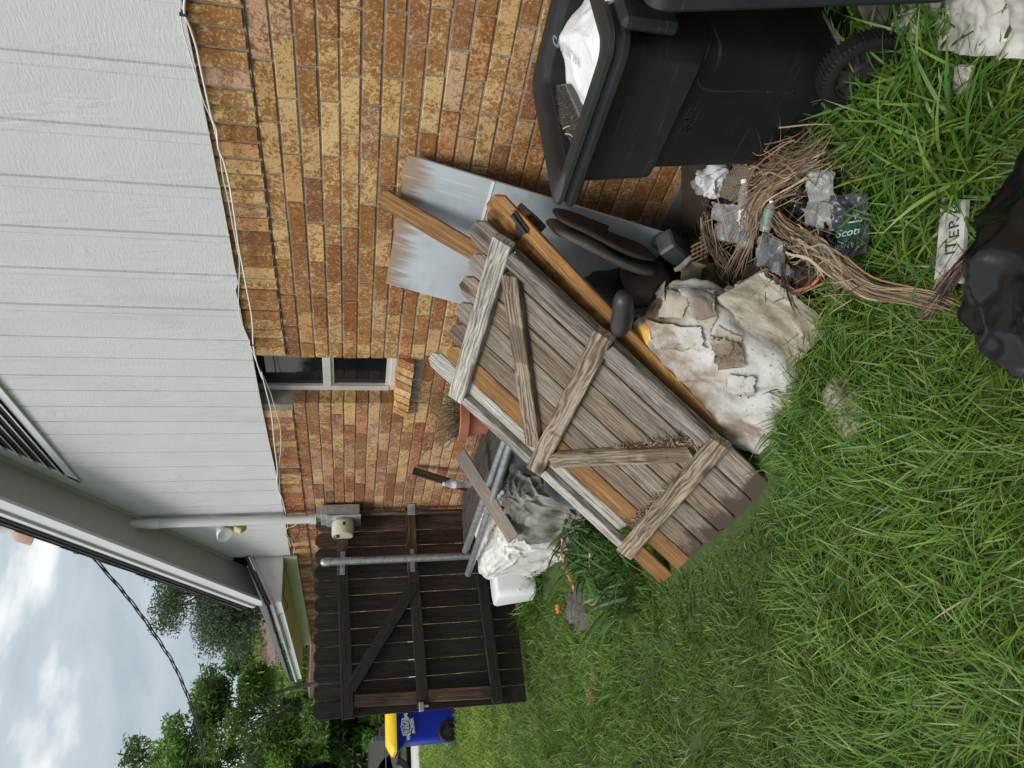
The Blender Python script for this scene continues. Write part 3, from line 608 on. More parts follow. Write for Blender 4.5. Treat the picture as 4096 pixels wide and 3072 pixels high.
mb = MB(); strip(OX - .044, OX + .1, .151, .175); obj('drip_edge', mb, M_['drip'], house)
mb = MB(); rnd = random.Random(4)
mb.prism([(OX - .055, ya, R0(ya, .178)), (OX - .055, yb, R0(yb, .178)), (4, yb, R0(yb, .178)), (4, ya, R0(ya, .178))], (0, 0, .022)); y = ya
while y < yb - .3: mb.prism([(OX - .06 - rnd.random() * .008, y, R0(y, .201)), (OX - .06, y + .30, R0(y + .30, .203)), (4, y + .30, R0(y + .30, .203)), (4, y, R0(y, .201))], (0, 0, .009)); y += .303
roof = obj('roof', mb, M_['shingle'], house)
# gable vent: triangular louvre
vf = [U(0, 1560, x=SX), U(330, 1932, x=SX)]
mb = MB(); P1 = U(0, 1536 + 15 / 1.08, x=SX - .02); P2 = U(350 / 1.08, 1536 + 430 / 1.08, x=SX - .02); P3 = U(0, 1536 + 275 / 1.08, x=SX - .02)
d12 = (P2 - P1).normalized(); Pt = P1 - d12 * 1.2; Pb = P3 + (P3 - P2).normalized() * 1.2
n12 = Vector((0, d12.z, -d12.y)); n12 = n12 if n12.y < 0 else -n12
n12 = Vector((0, -d12.z, d12.y)) if Vector((0, -d12.z, d12.y)).dot(P3 - P1) > 0 else Vector((0, d12.z, -d12.y))
mb.prism([Pt - n12 * .0, P2, P2 + n12 * .045 - d12 * .06, Pt + n12 * .045], (.018, 0, 0)); d32 = (P2 - P3).normalized(); n32 = Vector((0, -d32.z, d32.y)); n32 = n32 if n32.dot(P1 - P3) > 0 else -n32
mb.prism([Pb, P2, P2 + n32 * .02 - d32 * .04, Pb + n32 * .02], (.018, 0, 0))
vent = obj('gable_vent', mb, M_['trim'], house)
mb = MB(); mb.prism([Pt + n12 * .046 + Vector((.004, 0, 0)), P2 - d12 * .09 + n12 * .046 + Vector((.004, 0, 0)), Pb + n32 * .02 + Vector((.004, 0, 0))], (.01, 0, 0)); obj('backing', mb, M_['drip'], vent)
mb = MB()
for k in range(9):
    o_ = .055 + k * .048; 
    a_ = Pt + n12 * o_; 
    # clip slat end against the lower frame
    num = (Pb - a_); den = d12.cross(d32).x; tt = (num.cross(d32)).x / den if abs(den) > 1e-6 else 2
    b_ = a_ + d12 * (tt - .02); mb.prism([a_ + Vector((-.014, 0, 0)), b_ + Vector((-.014, 0, 0)), b_ + n12 * .022 + Vector((.003, 0, 0)), a_ + n12 * .022 + Vector((.003, 0, 0))], (.004, 0, 0))
obj('louvre', mb, M_['trim'], vent)
# lower wing: box eave running along the wall from the gable corner
EX = -.44; EY = 6.42
mb = MB(); mb.prism([(-.0, EY, 2.205), (EX, EY, 2.197), (EX, EY, 2.263), (-.0, EY, 2.481)], (0, .018, 0)); obj('eave_end_panel', mb, M_['siding'], house)
mb = MB(); mb.prism([(EX, EY + .019, 2.197), (EX, 9.55, 2.190), (EX, 9.55, 2.250), (EX, EY + .019, 2.262)], (.018, 0, 0)); mb.box(EX, -.0, 9.551, 9.57, 2.19, 2.25)
obj('eave_fascia', mb, M_['trim'], house)
mb = MB(); mb.prism([(EX + .02, EY + .02, 2.200), (EX + .02, 9.55, 2.194), (-.045, 9.55, 2.196), (-.045, EY + .02, 2.202)], (0, 0, .006)); obj('eave_soffit', mb, M_['cream'], house)
mb = MB(); mb.box(-.044, -.026, EY + .003, 9.55, 2.088, 2.199); obj('frieze_board', mb, M_['cream'], house)
mb = MB(); mb.tube([(EX - .012, EY - .01, 2.272), (EX - .012, 9.6, 2.258)], .014, 8); mb.tube([(EX - .010, EY - .010, 2.272), (-.0, EY - .010, 2.492)], .014, 8); obj('drip_edge', mb, M_['trim'], house)
mb = MB(); mb.prism([(EX - .03, EY - .05, 2.288), (.0, EY - .05, 2.512), (3.0, EY - .05, 3.9), (3.0, EY - .05, 3.93), (.0, EY - .05, 2.536), (EX - .03, EY - .05, 2.312)], (0, 3.22, 0))
y = EY - .06
while y < 9.5: mb.prism([(EX - .045 - rnd.random() * .01, y, 2.306), (EX + .3, y, 2.482), (EX + .3, y, 2.494), (EX - .045, y, 2.320)], (0, .28, rnd.random() * .004)); y += .287
obj('roof', mb, M_['shingle'], house)

# ================================================================== service mast, meter, lamp, cables
mast = thing('service_mast', 'painted grey electrical conduit rising from the meter through the eave', 'conduit', (-.05, 5.45, 1.8))
mb = MB(); mb.tube([(-.09, 5.45, 1.90), (-.09, 5.45, 4.10)], .036, 16); mb.tube([(-.09, 5.45, 3.02), (-.09, 5.45, 3.10)], .041, 16); mb.tube([(-.09, 5.45, 1.88), (-.09, 5.45, 1.93)], .044, 16); obj('pipe', mb, M_['pvc'], mast, smooth=40)
hd = U(128 / 1.08, 1536 + 635 / 1.08, x=-.14)
mb = MB(); mb.lathe([(.0, .10), (.05, .095), (.085, .06), (.095, 0), (.10, -.03), (.085, -.035), (.0, -.035)], Matrix.Translation(hd) @ Matrix.Rotation(.45, 4, 'X'), 20); mb.tube([hd + Vector((0, 0, -.03)), hd + Vector((.01, .02, -.5))], .03, 10)
obj('weatherhead', mb, M_['porc'], mast, smooth=40)
mb = MB()
for k, q in enumerate(((.0, .02), (.02, -.01), (-.02, 0))):
    a_ = hd + Vector((q[0], -.05 + q[1], -.03)); mb.tube([a_, a_ + Vector((-.05, -.04 - k * .03, -.16)), a_ + Vector((-.08, .05, -.26 - k * .02)), a_ + Vector((-.10, .22, -.26)), a_ + Vector((-.06, .3, -.2))], .006, 6)
obj('lead', mb, M_['bcable'], mast, smooth=True)
meter = thing('electric_meter', 'grey steel electric meter box with round glass dial on the brick wall beside the fence', 'electric meter', (-.06, 5.4, 1.54))
mb = MB(); mb.box(-.115, -.022, 5.335, 5.54, 1.545, 1.845, ch=.006); mb.box(-.125, -.1155, 5.325, 5.55, 1.535, 1.80, ch=.003); mb.box(-.10, -.03, 5.36, 5.5, 1.846, 1.875, ch=.004); obj('meter_box', mb, M_['galvd'], meter)
Mm = Matrix.Translation((-.126, 5.44, 1.675)) @ Matrix.Rotation(-PI / 2, 4, 'Y')
mb = MB(); mb.lathe([(.0, 0), (.098, 0), (.098, .018), (.088, .02)], Mm, 32); obj('ring', mb, M_['galv'], meter, smooth=40)
mb = MB(); mb.lathe([(.088, .02), (.086, .11), (.080, .125), (.070, .128)], Mm, 32); lens = obj('meter_cover', mb, M_['lens'], meter, smooth=40)
mb = MB(); mb.lathe([(.0, .121), (.078, .121), (.078, .118)], Mm, 32); obj('dial', mb, M_['face'], meter)
mb = MB(); X_ = -.126 - .1222
mb.box(X_ - .001, X_, 5.41, 5.47, 1.700, 1.725)
obj('display', mb, M_['dkink'], meter)
mb = MB(); mb.box(-.19, -.165, 5.352, 5.358, 1.655, 1.675); obj('port', mb, M_['dkink'], meter)
mb = MB(); mb.tube([(-.06, 5.46, 1.544), (-.06, 5.46, 1.0), (-.05, 5.46, .3)], .016, 10); mb2 = MB(); obj('ground_pipe', mb, M_['wdarkb'], meter, smooth=True)
fl = thing('flood_light', 'white twin-head flood light on the siding, one head yellowed', 'flood light', (-.03, 5.66, 2.55))
F0 = U(990 / 1.08, 1536 + 608 / 1.08, x=-.05)
mb = MB(); mb.box(F0.x - .03, -.034, F0.y - .05, F0.y + .05, F0.z - .045, F0.z + .045, ch=.008); mb.tube([F0 + Vector((-.03, -.02, 0)), F0 + Vector((-.06, -.01, -.05))], .012, 8); mb.tube([F0 + Vector((-.03, .03, .0)), F0 + Vector((-.07, .03, .06))], .012, 8); obj('base', mb, M_['white'], fl)
q = U(1038 / 1.08, 1536 + 622 / 1.08, x=-.12); Mq = Matrix.Translation(q) @ Matrix.Rotation(.5, 4, 'Z') @ Matrix.Rotation(.6, 4, 'Y')
mb = MB(); mb.box(-.036, .036, -.026, .026, -.036, .036, M=Mq, ch=.007); mb.tube([F0 + Vector((-.03, 0, -.02)), q], .013, 8); obj('lamp_head', mb, M_['yellowp'], fl)
q = U(960 / 1.08, 1536 + 640 / 1.08, x=-.12)
mb = MB(); mb.lathe([(.0, -.05), (.025, -.05), (.045, 0), (.06, .045), (.058, .05), (0, .04)], Matrix.Translation(q) @ Matrix.Rotation(-2.2, 4, 'Y') @ Matrix.Rotation(.5, 4, 'X'), 20); obj('lamp_head', mb, M_['white'], fl, smooth=40)
# sagging white cables stapled along the siding's bottom edge
def zline(pts, r, x=-.05): return [U(a / 1.08, b / 1.08, x=x) for a, b in pts]
cb = thing('white_cable', 'thick white cable sagging along the bottom edge of the siding', 'cable', (-.05, 3, 2.15))
P = zline([(798, -10), (797, 60), (822, 120), (850, 210), (868, 300), (890, 400), (915, 510), (935, 560), (944, 640), (968, 700), (992, 800), (1005, 880), (1017, 960), (1030, 1060), (1048, 1150), (1066, 1250), (1085, 1350), (1092, 1420), (1094, 1490), (1108, 1560), (1135, 1640)], .006)
P += [U(1000 + a / 1.659, 1100 + b / 1.659, x=-.05) for a, b in ((75, 640), (115, 800), (140, 900), (152, 1010), (165, 1150), (182, 1290), (180, 1400), (215, 1490), (240, 1600))]
def spline(P, n=4):
    out = []
    for i in range(len(P) - 1):
        p0, p1, p2, p3 = P[max(i - 1, 0)], P[i], P[i + 1], P[min(i + 2, len(P) - 1)]
        for k in range(n):
            t = k / n; out.append(.5 * ((2 * p1) + (p2 - p0) * t + (2 * p0 - 5 * p1 + 4 * p2 - p3) * t * t + (3 * p1 - p0 - 3 * p2 + p3) * t ** 3))
    return out + [P[-1]]
mb = MB(); mb.tube(spline(P), .0042, 8); obj('cord', mb, M_['cable'], cb, smooth=True)
for a, b_ in ((795, 62), (1092, 1488)):
    mb = MB(); c_ = U(a / 1.08, b_ / 1.08, x=-.05); mb.box(c_.x - .008, -.03, c_.y - .004, c_.y + .004, c_.z - .010, c_.z + .014, ch=.001); obj('staple', mb, M_['bcable'], cb)
P = zline([(775, -10), (786, 110), (812, 210), (850, 340), (880, 440), (915, 520), (940, 620), (950, 660), (962, 760), (985, 860), (1003, 960), (1022, 1060), (1035, 1140), (1030, 1300), (1040, 1380), (1075, 1470), (1100, 1545)], .003, x=-.044)
P += [U(1000 + a / 1.659, 1100 + b / 1.659, x=-.044) for a, b in ((120, 740), (165, 880), (200, 1010), (205, 1150), (192, 1290))] + [U(900 + a / 2.074, 2000 + b / 2.074, x=-.05) for a, b in ((465, 10), (500, 100), (520, 200), (510, 280), (560, 350), (575, 400), (565, 460))]
mb = MB(); mb.tube(spline(P), .0022, 6); tag(obj('thin_cable', mb, M_['cable'], smooth=True), 'thin white wire looping loosely below the siding beside the thick white cable', 'cable')
e9 = lambda a, b, x: U(900 + a / 2.074, 2000 + b / 2.074, x=x)
mb = MB(); mb.tube(spline([e9(840, 145, -.1), e9(760, 138, -.05), (e9(690, 145, -.03)), e9(620, 180, -.03), e9(560, 220, -.04), e9(515, 235, -.05), e9(500, 280, -.05), e9(530, 330, -.05), e9(545, 390, -.05)]), .004, 6)
tag(obj('yellow_cable', mb, pm('yellow_cable', [(.3, (.55, .42, .16)), (.7, (.62, .5, .22))], 5, bs=0), smooth=True), 'thin yellow wire curving from the meter box up to the siding', 'cable')
mb = MB(); mb.tube(spline([e9(520, 150, -.04), e9(590, 180, -.035), e9(622, 240, -.03), e9(600, 300, -.035), e9(565, 350, -.04), *[U(900 + a / 2.074, 2000 + b_ / 2.074, z=2.190) for a, b_ in ((575, 450), (540, 490), (500, 560), (488, 640), (495, 720), (485, 800), (520, 870), (500, 920))], e9(448, 960, -.455), e9(465, 1020, -.455), e9(500, 1130, -.455), e9(530, 1250, -.455)]), .0035, 6)
tag(obj('dark_wire', mb, M_['bcable'], smooth=True), 'dark wire clipped across the cream soffit of the far low eave', 'cable')
# overhead service drop, three conductors twisted
A = Vector((-.34, 5.32, 3.47)); pts = []
A = U(1536 * 0 + 360 / 1.08, 1536 + 700 / 1.08, x=-.33)
pdir = [(330, 665), (360, 700), (400, 745), (500, 860), (570, 945), (640, 1040), (700, 1130), (750, 1210), (800, 1320), (840, 1430), (868, 1530), (885, 1659), (890, 1760)]
for i, (a, b_) in enumerate(pdir):
    d = ray(a / 1.08, 1536 + b_ / 1.08); dist = 6.1 + i * .6; pts.append(CAM + d * (dist / d.y))
pts = spline(pts, 14); mb = MB(); 
for ph in range(3):
    q = []
    for i, p in enumerate(pts):
        t = (pts[min(i + 1, len(pts) - 1)] - pts[max(i - 1, 0)]).normalized(); a_ = t.cross(Vector((0, 0, 1))).normalized(); b2 = a_.cross(t)
        s_ = sum(1 for _ in ()) ; ang = i * .17 + ph * 2 * PI / 3; rr = .011 + .0009 * i * .06; q.append(p + (a_ * math.cos(ang) + b2 * math.sin(ang)) * rr)
    mb.tube(q, .0072, 6)
tag(obj('service_drop_cable', mb, M_['bcable'], smooth=True), 'twisted black overhead power cable running from the roof edge across the sky', 'power cable')
for k, (pA, pB, lab) in enumerate((((920, 910), (790, 1700), 'upper of two hair-thin far wires crossing the clouds behind the trees'), ((1030, 960), (920, 1680), 'lower of two hair-thin far wires crossing in front of the far tree crowns'))):
    d0, d1 = ray(pA[0] / 1.08, 1536 + pA[1] / 1.08), ray(pB[0] / 1.08, 1536 + pB[1] / 1.08)
    p0 = CAM + d0 * (22 / d0.y); p1 = CAM + d1 * (11.5 / d1.y); mid = (p0 + p1) / 2 - Vector((0, 0, .12)); mb = MB(); mb.tube(spline([p0, mid, p1], 6), .006, 5)
    tag(obj('utility_wire', mb, M_['bcable']), lab, 'wire', 'far utility wires')

# ================================================================== wooden fence and gate at the back
GY = 5.50
def FZ(zx, zy, y=GY): return U(1000 + zx / 1.5475, 2000 + zy / 1.5475, y=y)
pk = [0.010, -.172, -.300, -.431, -.559, -.684, -.812, -.936, -1.058, -1.188, -1.309, -1.426, -1.547]
fence = thing('picket_fence', 'short fixed fence length of brown-worn dark pickets between the brick wall and steel post', 'fence', (-.23, 5.56, .25))
gate = thing('fence_gate', 'dark stained picket gate hanging beyond the steel post, shut across the side yard', 'gate', (-1, 5.56, .25))
def picket(x0, x1, ztop, zbot, mat, par):
    return board('picket', ((x0 + x1) / 2, 5.545, zbot), ((x0 + x1) / 2, 5.545, ztop), (0, -1, 0), abs(x1 - x0) - .005, .016, mat, par, top='dog')
for i in range(12):
    a, b_ = pk[i], pk[i + 1]; fx = i < 3
    picket(a - (.012 if i == 0 else 0), b_, 1.888 - .003 * i + random.uniform(-.004, .004), (.40 if i < 6 else .33) - .0 * i, M_['wdarkb'] if fx and i < 3 else M_['wdark'], fence if fx else gate)
def rail(par, a, b_, wd, mat, y=5.528, th=.036, name='rail'):
    return board(name, (a[0], y - th, a[1]), (b_[0], y - th, b_[1]), (0, -1, 0), wd, th, mat, par)
rail(fence, (-.02, 1.672), (-.535, 1.672), .082, M_['wdarkb']); rail(fence, (.0, 1.137), (-.53, 1.135), .082, M_['wdarkb']); rail(fence, (.0, .60), (-.5, .60), .082, M_['wdarkb'])
rail(gate, (-.545, 1.668), (-1.56, 1.618), .084, M_['wdark'], y=5.522); rail(gate, (-.533, 1.128), (-1.53, 1.094), .082, M_['wdark'], y=5.522); rail(gate, (-.60, .588), (-1.54, .556), .084, M_['wdark'], y=5.522)
board('brace', (-.655, 5.480, 1.13), (-1.37, 5.480, 1.605), (0, -1, 0), .088, .036, M_['wdark'], gate)
board('stile', (-1.455, 5.486, 1.055), (-1.468, 5.486, .60), (0, -1, 0), .085, .03, M_['wdarkb'], gate); board('stile', (-1.448, 5.486, 1.575), (-1.46, 5.486, 1.14), (0, -1, 0), .085, .03, M_['wdarkb'], gate)
mb = MB(); mb.box(-1.56, -1.50, 5.45, 5.485, 1.095, 1.13, ch=.004); mb.box(-1.535, -1.52, 5.455, 5.478, 1.06, 1.10, ch=.003); obj('latch', mb, M_['galv'], gate)
post = thing('fence_post', 'galvanised round steel fence post with domed cap and bolted rail clamps', 'post', (-.45, 5.44, .2))
mb = MB(); mb.tube([(-.452, 5.44, .15), (-.452, 5.44, 1.79)], .030, 20); obj('tube', mb, M_['galv'], post, smooth=40)
mb = MB(); mb.lathe([(.033, 0), (.033, .045), (.026, .062), (.012, .072), (0, .074)], Matrix.Translation((-.452, 5.44, 1.765)), 20); obj('cap', mb, M_['galv'], post, smooth=40)
for z in (1.672, 1.135):
    mb = MB(); mb.lathe([(.034, -.02), (.034, .02)], Matrix.Translation((-.452, 5.44, z)), 20); mb.box(-.545, -.36, 5.475, 5.482, z - .018, z + .018, ch=.002)
    for x in (-.53, -.505, -.39, -.37): mb.lathe([(.0, 0), (.008, 0), (.008, .006), (0, .008)], Matrix.Translation((x, 5.475, z)) @ Matrix.Rotation(PI / 2, 4, 'X'), 8)
    obj('clamp', mb, M_['galv'], post)
mb = MB(); mb.box(-.085, -.005, 5.440, 5.446, 1.10, 1.165, ch=.004); mb.box(-.012, -.004, 5.40, 5.447, 1.105, 1.16); mb.box(-.05, -.015, 5.437, 5.4395, 1.128, 1.134); tag(obj('wall_bracket', mb, [M_['galvd']]), 'small galvanised bracket tying the middle fence rail to the brick wall', 'bracket')
mb = MB(); mb.box(-1.6, -.0, 5.52, 5.60, .0, gz(0, 5.5) + .02)

# ================================================================== leaning gate: its own plane fitted as a real racked rectangle
def rotv(v):
    v = Vector(v); return Matrix.Rotation(v.length, 3, v.normalized())
GR = rotv((3.5777522582443937, 1.6181418579070774, 6.951015113472408)); GO = Vector((-1.41424, 2.21542, .07314))
GS, GN, GT = GR @ Vector((1, 0, 0)), GR @ Vector((0, 1, 0)), GR @ Vector((0, 0, 1))
GL, SH = .956, -.2497
def gp(s, t, n=0.): return GO + GS * s + GT * (t + SH * s) + GN * n      # racked gate coordinates
def gpx(px, py, n=0.):
    d = ray(px, py); oo = GO + GN * n; t = (oo - CAM).dot(GN) / d.dot(GN); return CAM + d * t
lg = thing('leaning_gate', 'big racked wooden yard gate leaning back on the junk pile, weathered grey with orange pickets', 'gate', gp(.45, 0))
rnd = random.Random(11); sw = GL / 7.0
tops = [1.53, 1.50, 1.515, 1.50, 1.505, 1.495, 1.58]
gm = [M_['pgrey'], M_['pgrey'], M_['pbrown'], M_['pgrey'], M_['pbrown'], M_['worange'], M_['wgrey2']]
for k in range(7):
    s = sw * (k + .5); wdt = sw - .009
    bt = -.02 if k < 6 else .34
    board('picket', gp(s, bt, -.040), gp(s + .004, tops[k], -.040), GN, wdt, .016, gm[k], lg, top='dog', jag=.03)
board('picket', gp(GL - .02, -.06, -.040), gp(GL - .03, .30, -.040), GN, .12, .016, M_['worange'], lg, jag=.08)
RW = .0796
def grail(t, mat, e0=-.012, e1=GL + .012): return board('rail', gp(e0, t + RW / 2, 0), gp(e1, t + RW / 2, 0), GN, RW + .004, .038, mat, lg)
t3, t2, t1 = .226, .819, 1.333
grail(t1, M_['wgrey2']); grail(t2, M_['wbrown']); grail(t3, M_['wbrown'])
def gb(name, a, b_, wd, mat, n=-.003, th=.035): return board(name, gp(a[0], a[1], n), gp(b_[0], b_[1], n), GN, wd, th, mat, lg)
for (ta, tb) in ((t3 + RW + .002, t2 - .002), (t2 + RW + .002, t1 - .002)):
    gb('stile', (.038, ta), (.038, tb), .076, M_['wgrey'])
    gb('stile', (GL - .026, ta), (GL - .026, tb), .058, M_['wgrey2'])
# diagonals
def inv(px, py, n=0.):
    P = gpx(px, py, n) - GO - GN * n; s = P.dot(GS); return s, P.dot(GT) - SH * s
a1 = inv(2030, 1105); a2 = inv(2128, 1790); gb('brace', a1, a2, .078, M_['wbrown'], n=-.002)
a1 = inv(2200, 1850); a2 = inv(2765, 1822); gb('brace', a1, a2, .078, M_['wbrown'], n=-.002)
for px, py in ((2025, 1040), (2060, 1010), (1840, 1570), (2400, 1350), (2118, 1880), (2860, 1780), (2500, 2200), (2510, 2180), (2345, 1855), (2290, 1850)):
    P = gpx(px, py, .001); mb = MB(); mb.lathe([(0, .0015), (.003, .001), (.0035, -.002)], frame(P, GN, GS), 6); obj('nail_head', mb, M_['galvd'], lg)
pass
# litter of dead leaves caught on the lower brace
lit = []
for k in range(700):
    u_ = rnd.random(); px = 2450 + 340 * (rnd.random() ** .55); 
    if rnd.random() < .3: px, py = 2515 + 190 * u_, 2110 - 170 * u_ * 1.0; py = 2105 - (px - 2515) * .92
    else: py = 1795 - rnd.random() ** 1.6 * (42 * smooth01((px - 2470) / 200) + 6)
    lit.append(gpx(px + rnd.uniform(-8, 8), py + rnd.uniform(-4, 4), -.036 + rnd.random() * .016))
P0 = np.array([tuple(p) for p in lit]); n = len(P0)
D0 = np.array([tuple(GS)]) * RNG.normal(size=(n, 1)) + np.array([tuple(GT)]) * RNG.normal(size=(n, 1)) + np.array([tuple(GN)]) * np.abs(RNG.normal(size=(n, 1))) * .25
cc = np.array([(.16, .10, .06), (.26, .19, .13), (.09, .055, .04), (.34, .26, .18)])[RNG.integers(0, 4, n)]
tag(blades_np(P0, D0, RNG.normal(size=(n, 3)) * .4, RNG.uniform(.01, .05, n), RNG.uniform(.002, .008, n), cc, cc, 3, name='leaf_litter', mat=M_['drym']), 'brown dead leaf and twig litter caught on the leaning gate above its lower brace', 'leaf litter', kind='stuff')

# ------------------------------------------------------------------ boards behind the gate
def gline(pa, pb, n): return gpx(pa[0], pa[1], n), gpx(pb[0], pb[1], n)
oa = thing('orange_plank', 'long orange stained plank with a black strap hinge lying under the leaning gate', 'plank', gpx(2500, 1500, -.12))
a_, b_ = gpx(2850, 1740, -.10), gpx(1958, 800, -.10)
board('plank', a_, b_, GN, .125, .018, M_['worange'], oa, top='dog')
b3, b4 = gpx(2700, 1650, -.065), gpx(1935, 862, -.065)
tag(board('orange_plank', b3 - GN * .035, b4 - GN * .035, GN, .09, .016, M_['worange'], None, top='dog'), 'shorter orange stained plank half hidden between the leaning gate and the hinged plank', 'plank')
hp = lambda zx, zy: gpx(2000 + zx / 1.3823, 700 + zy / 1.3823, -.095)
mb = MB(); h0, h1 = hp(72, 212), hp(150, 318); ax = (h1 - h0).normalized()
mb.tube([h0 + GN * .01, h1 + GN * .01], .008, 10); sd_ = hp(95, 350) - (h0 * .3 + h1 * .7)
q0, q1 = h0.lerp(h1, .25), h0.lerp(h1, .85); q2 = hp(88, 360); mb.prism([q0, q1, q2 + ax * .006, q2 - ax * .006], GN * .004); mb.prism([h0.lerp(h1, 0), h1, h1 - sd_.normalized() * .02, h0 - sd_.normalized() * .02], GN * .004)
obj('hinge', mb, M_['blackmetal'], oa)
# grey panel leaning on the wall
pan = thing('painted_board', 'pale grey painted sheet with a peeling brown edge leaning on the brick wall', 'panel', (-.2, 2.3, .25))
A_, B_ = U(1630, 620, x=-.05), U(1543, 1133, x=-.05); Dn = U(2685, 940, x=-.33); Cn = Dn + (B_ - A_)
def slab(name, A, B, C, D, th, mat, par=None, nx=1):
    n_ = (B - A).cross(D - A).normalized(); n_ = n_ if n_.x > 0 else -n_
    # local frame: origin D corner, Z up along D->A, X along the width
    zz = (A - D).normalized(); M = frame(D, zz, -n_); Mi = M.inverted(); q = [Mi @ p for p in (A, B, C, D)]
    m2 = MB(); m2.prism([tuple(p) for p in q], Mi.to_3x3() @ (n_ * th)); return obj(name, m2, mat, par, M)
slab('board', A_, B_, Cn, Dn, .008, M_['sheetm'], pan)
s0, s1 = U(1968, 745, x=-.125), U(1945, 850, x=-.135); dd = (Dn - A_).normalized() * .012
s0 = A_.lerp(Dn, .31); s1 = s0 + (B_ - A_) * .42
mb = MB(); fr_ = Vector((-.002, 0, .0005)); mb.prism([s0 + fr_, s1 + fr_, s1 + dd + fr_, s0 + dd + fr_], (-.0015, 0, 0)); obj('joint_strip', mb, M_['trim'], pan)
a_, b_ = U(1882 + 150, 995 + 95, x=-.40), U(1519, 790, x=-.055)
tag(board('brown_plank', a_, b_, Vector((-1, -.12, .35)), .098, .018, M_['worange'], None, top='dog'), 'single tan dog-eared picket leaning against the brick wall across the grey panel', 'plank')
# dark brown cabinet panel at the foot of the wall and rusty mesh
A_, B_ = U(2722, 600, x=-.14), U(2735, 985, x=-.14)
pA, pB, pC, pD = U(2722, 560, x=-.12), U(2728, 960, x=-.12), U(2800, 1040, x=-.25), U(3000, 900, x=-.42)
tag(slab('brown_board', U(2722, 560, x=-.10), U(2728, 950, x=-.10), U(2985, 950, x=-.38), U(2985, 600, x=-.38), .012, pm('dark_brown_laminate', [(.3, (.030, .022, .018)), (.7, (.062, .047, .038))], 6, rough=.6, bs=.15)), 'dark brown laminate board leaning on the foundation behind the litter', 'board')
mb = MB(); m0 = lambda a, b_: U(2600 + a / 2.765, 600 + b_ / 2.765, x=-.46)
M0, M1, M2, M3 = m0(610, 830), m0(640, 1230), m0(440, 1230), m0(450, 1080)
gx = (m0(600, 1230) - m0(600, 830)); gy = (m0(460, 1100) - m0(640, 900))
for k in range(9):
    for sgn in (0, 1):
        o_ = m0(625, 830 + 46 * k) if sgn == 0 else m0(625, 830 + 46 * k)
        pts = []
        for j in range(0, 5):
            zx, zy = 640 - 46 * j, 830 + 48 * (k + (j * .5 if sgn == 0 else -j * .5))
            if zx > 440 and 820 < zy < 1240 and zy > 830 + (640 - zx) * 1.25: pts.append(m0(zx, zy))
        if len(pts) > 1: mb.tube(pts, .0035, 5)
tag(obj('expanded_mesh', mb, pm('rusty_expanded_steel', [(.3, (.12, .055, .03)), (.7, (.32, .24, .17))], 30, rough=.9, bs=.4)), 'scrap of rusty expanded metal mesh standing beside the cardboard roll', 'metal mesh')
# ------------------------------------------------------------------ office chair tipped behind the planks
ch = thing('office_chair', 'old brown fabric office chair with black plastic armrest buried behind the hinged plank', 'office chair', (-.5, 2.1, .2))
def cz(zx, zy, x): return U(2000 + zx / 1.3823, 700 + zy / 1.3823, x=x)
def cushion(name, P0, P1, outn, wd, th, mat, bow=.03, seed=1, par=None):
    """padded slab: long axis P0->P1, rounded rectangle, thickness along outn"""
    L = (P1 - P0).length; M = frame((P0 + P1) / 2, P1 - P0, outn); m2 = MB(); vs, fs = [], []; nu, nv = 48, 14
    sg = lambda x, p: math.copysign(abs(x) ** p, x)
    for j in range(nv + 1):
        ph = -PI / 2 + PI * j / nv
        for i in range(nu):
            a = 2 * PI * i / nu; x = sg(math.cos(a), .45) * wd / 2; z = sg(math.sin(a), .6) * L / 2; k = sg(math.cos(ph), .35); y = sg(math.sin(ph), .8) * th / 2
            vs.append((x * k, y - bow * math.sin(z / L * PI * 1.1 + .4) * 1.0 + bow * .3 * (x / wd * 2) ** 2, z * k))
    for j in range(nv):
        for i in range(nu): fs.append((j * nu + i, j * nu + (i + 1) % nu, (j + 1) * nu + (i + 1) % nu, (j + 1) * nu + i))
    m2.add(vs, fs); return obj(name, m2, mat, par, M, smooth=True)
c0, c1 = cz(262, 232, -.42), cz(862, 452, -.42)
ax_ = (c1 - c0).normalized(); tocam = (CAM - c0).normalized(); _n0 = (_R - ax_ * _R.dot(ax_)).normalized(); on_ = (_n0 * .78 + tocam * .62).normalized()
nb2 = (_n0 * .84 + tocam * .54).normalized()
cushion('backrest', cz(295, 258, -.40), cz(850, 410, -.40), nb2, .21, .030, M_['fabric'], .026, par=ch)
cushion('backrest_shell', cz(272, 262, -.40) - nb2 * .034 - _n0 * .008, cz(858, 436, -.40) - nb2 * .034 - _n0 * .008, nb2, .225, .040, M_['fabricg'], .026, par=ch)
cushion('seat', cz(690, 600, -.50), cz(940, 590, -.50), on_, .30, .10, M_['fabric'], .0, par=ch)
am = M_['plastic']; q0, q1 = cz(676, 655, -.82), cz(650, 880, -.86)
mb = MB(); mb.tube([q0.lerp(q1, t) + Vector((0, 0, -.012 * math.sin(t * PI))) for t in np.linspace(0, 1, 9)], [.022, .034, .038, .040, .041, .041, .040, .034, .018], 16); arm = obj('armrest', mb, am, ch, smooth=True)
mb = MB(); mb.tube([q0.lerp(q1, .5) + Vector((.02, .02, -.03)), q0.lerp(q1, .5) + Vector((.10, .10, -.18)), cz(760, 620, -.6) + Vector((0, 0, -.1))], .018, 10); obj('arm_bracket', mb, M_['blackmetal'], ch, smooth=True)
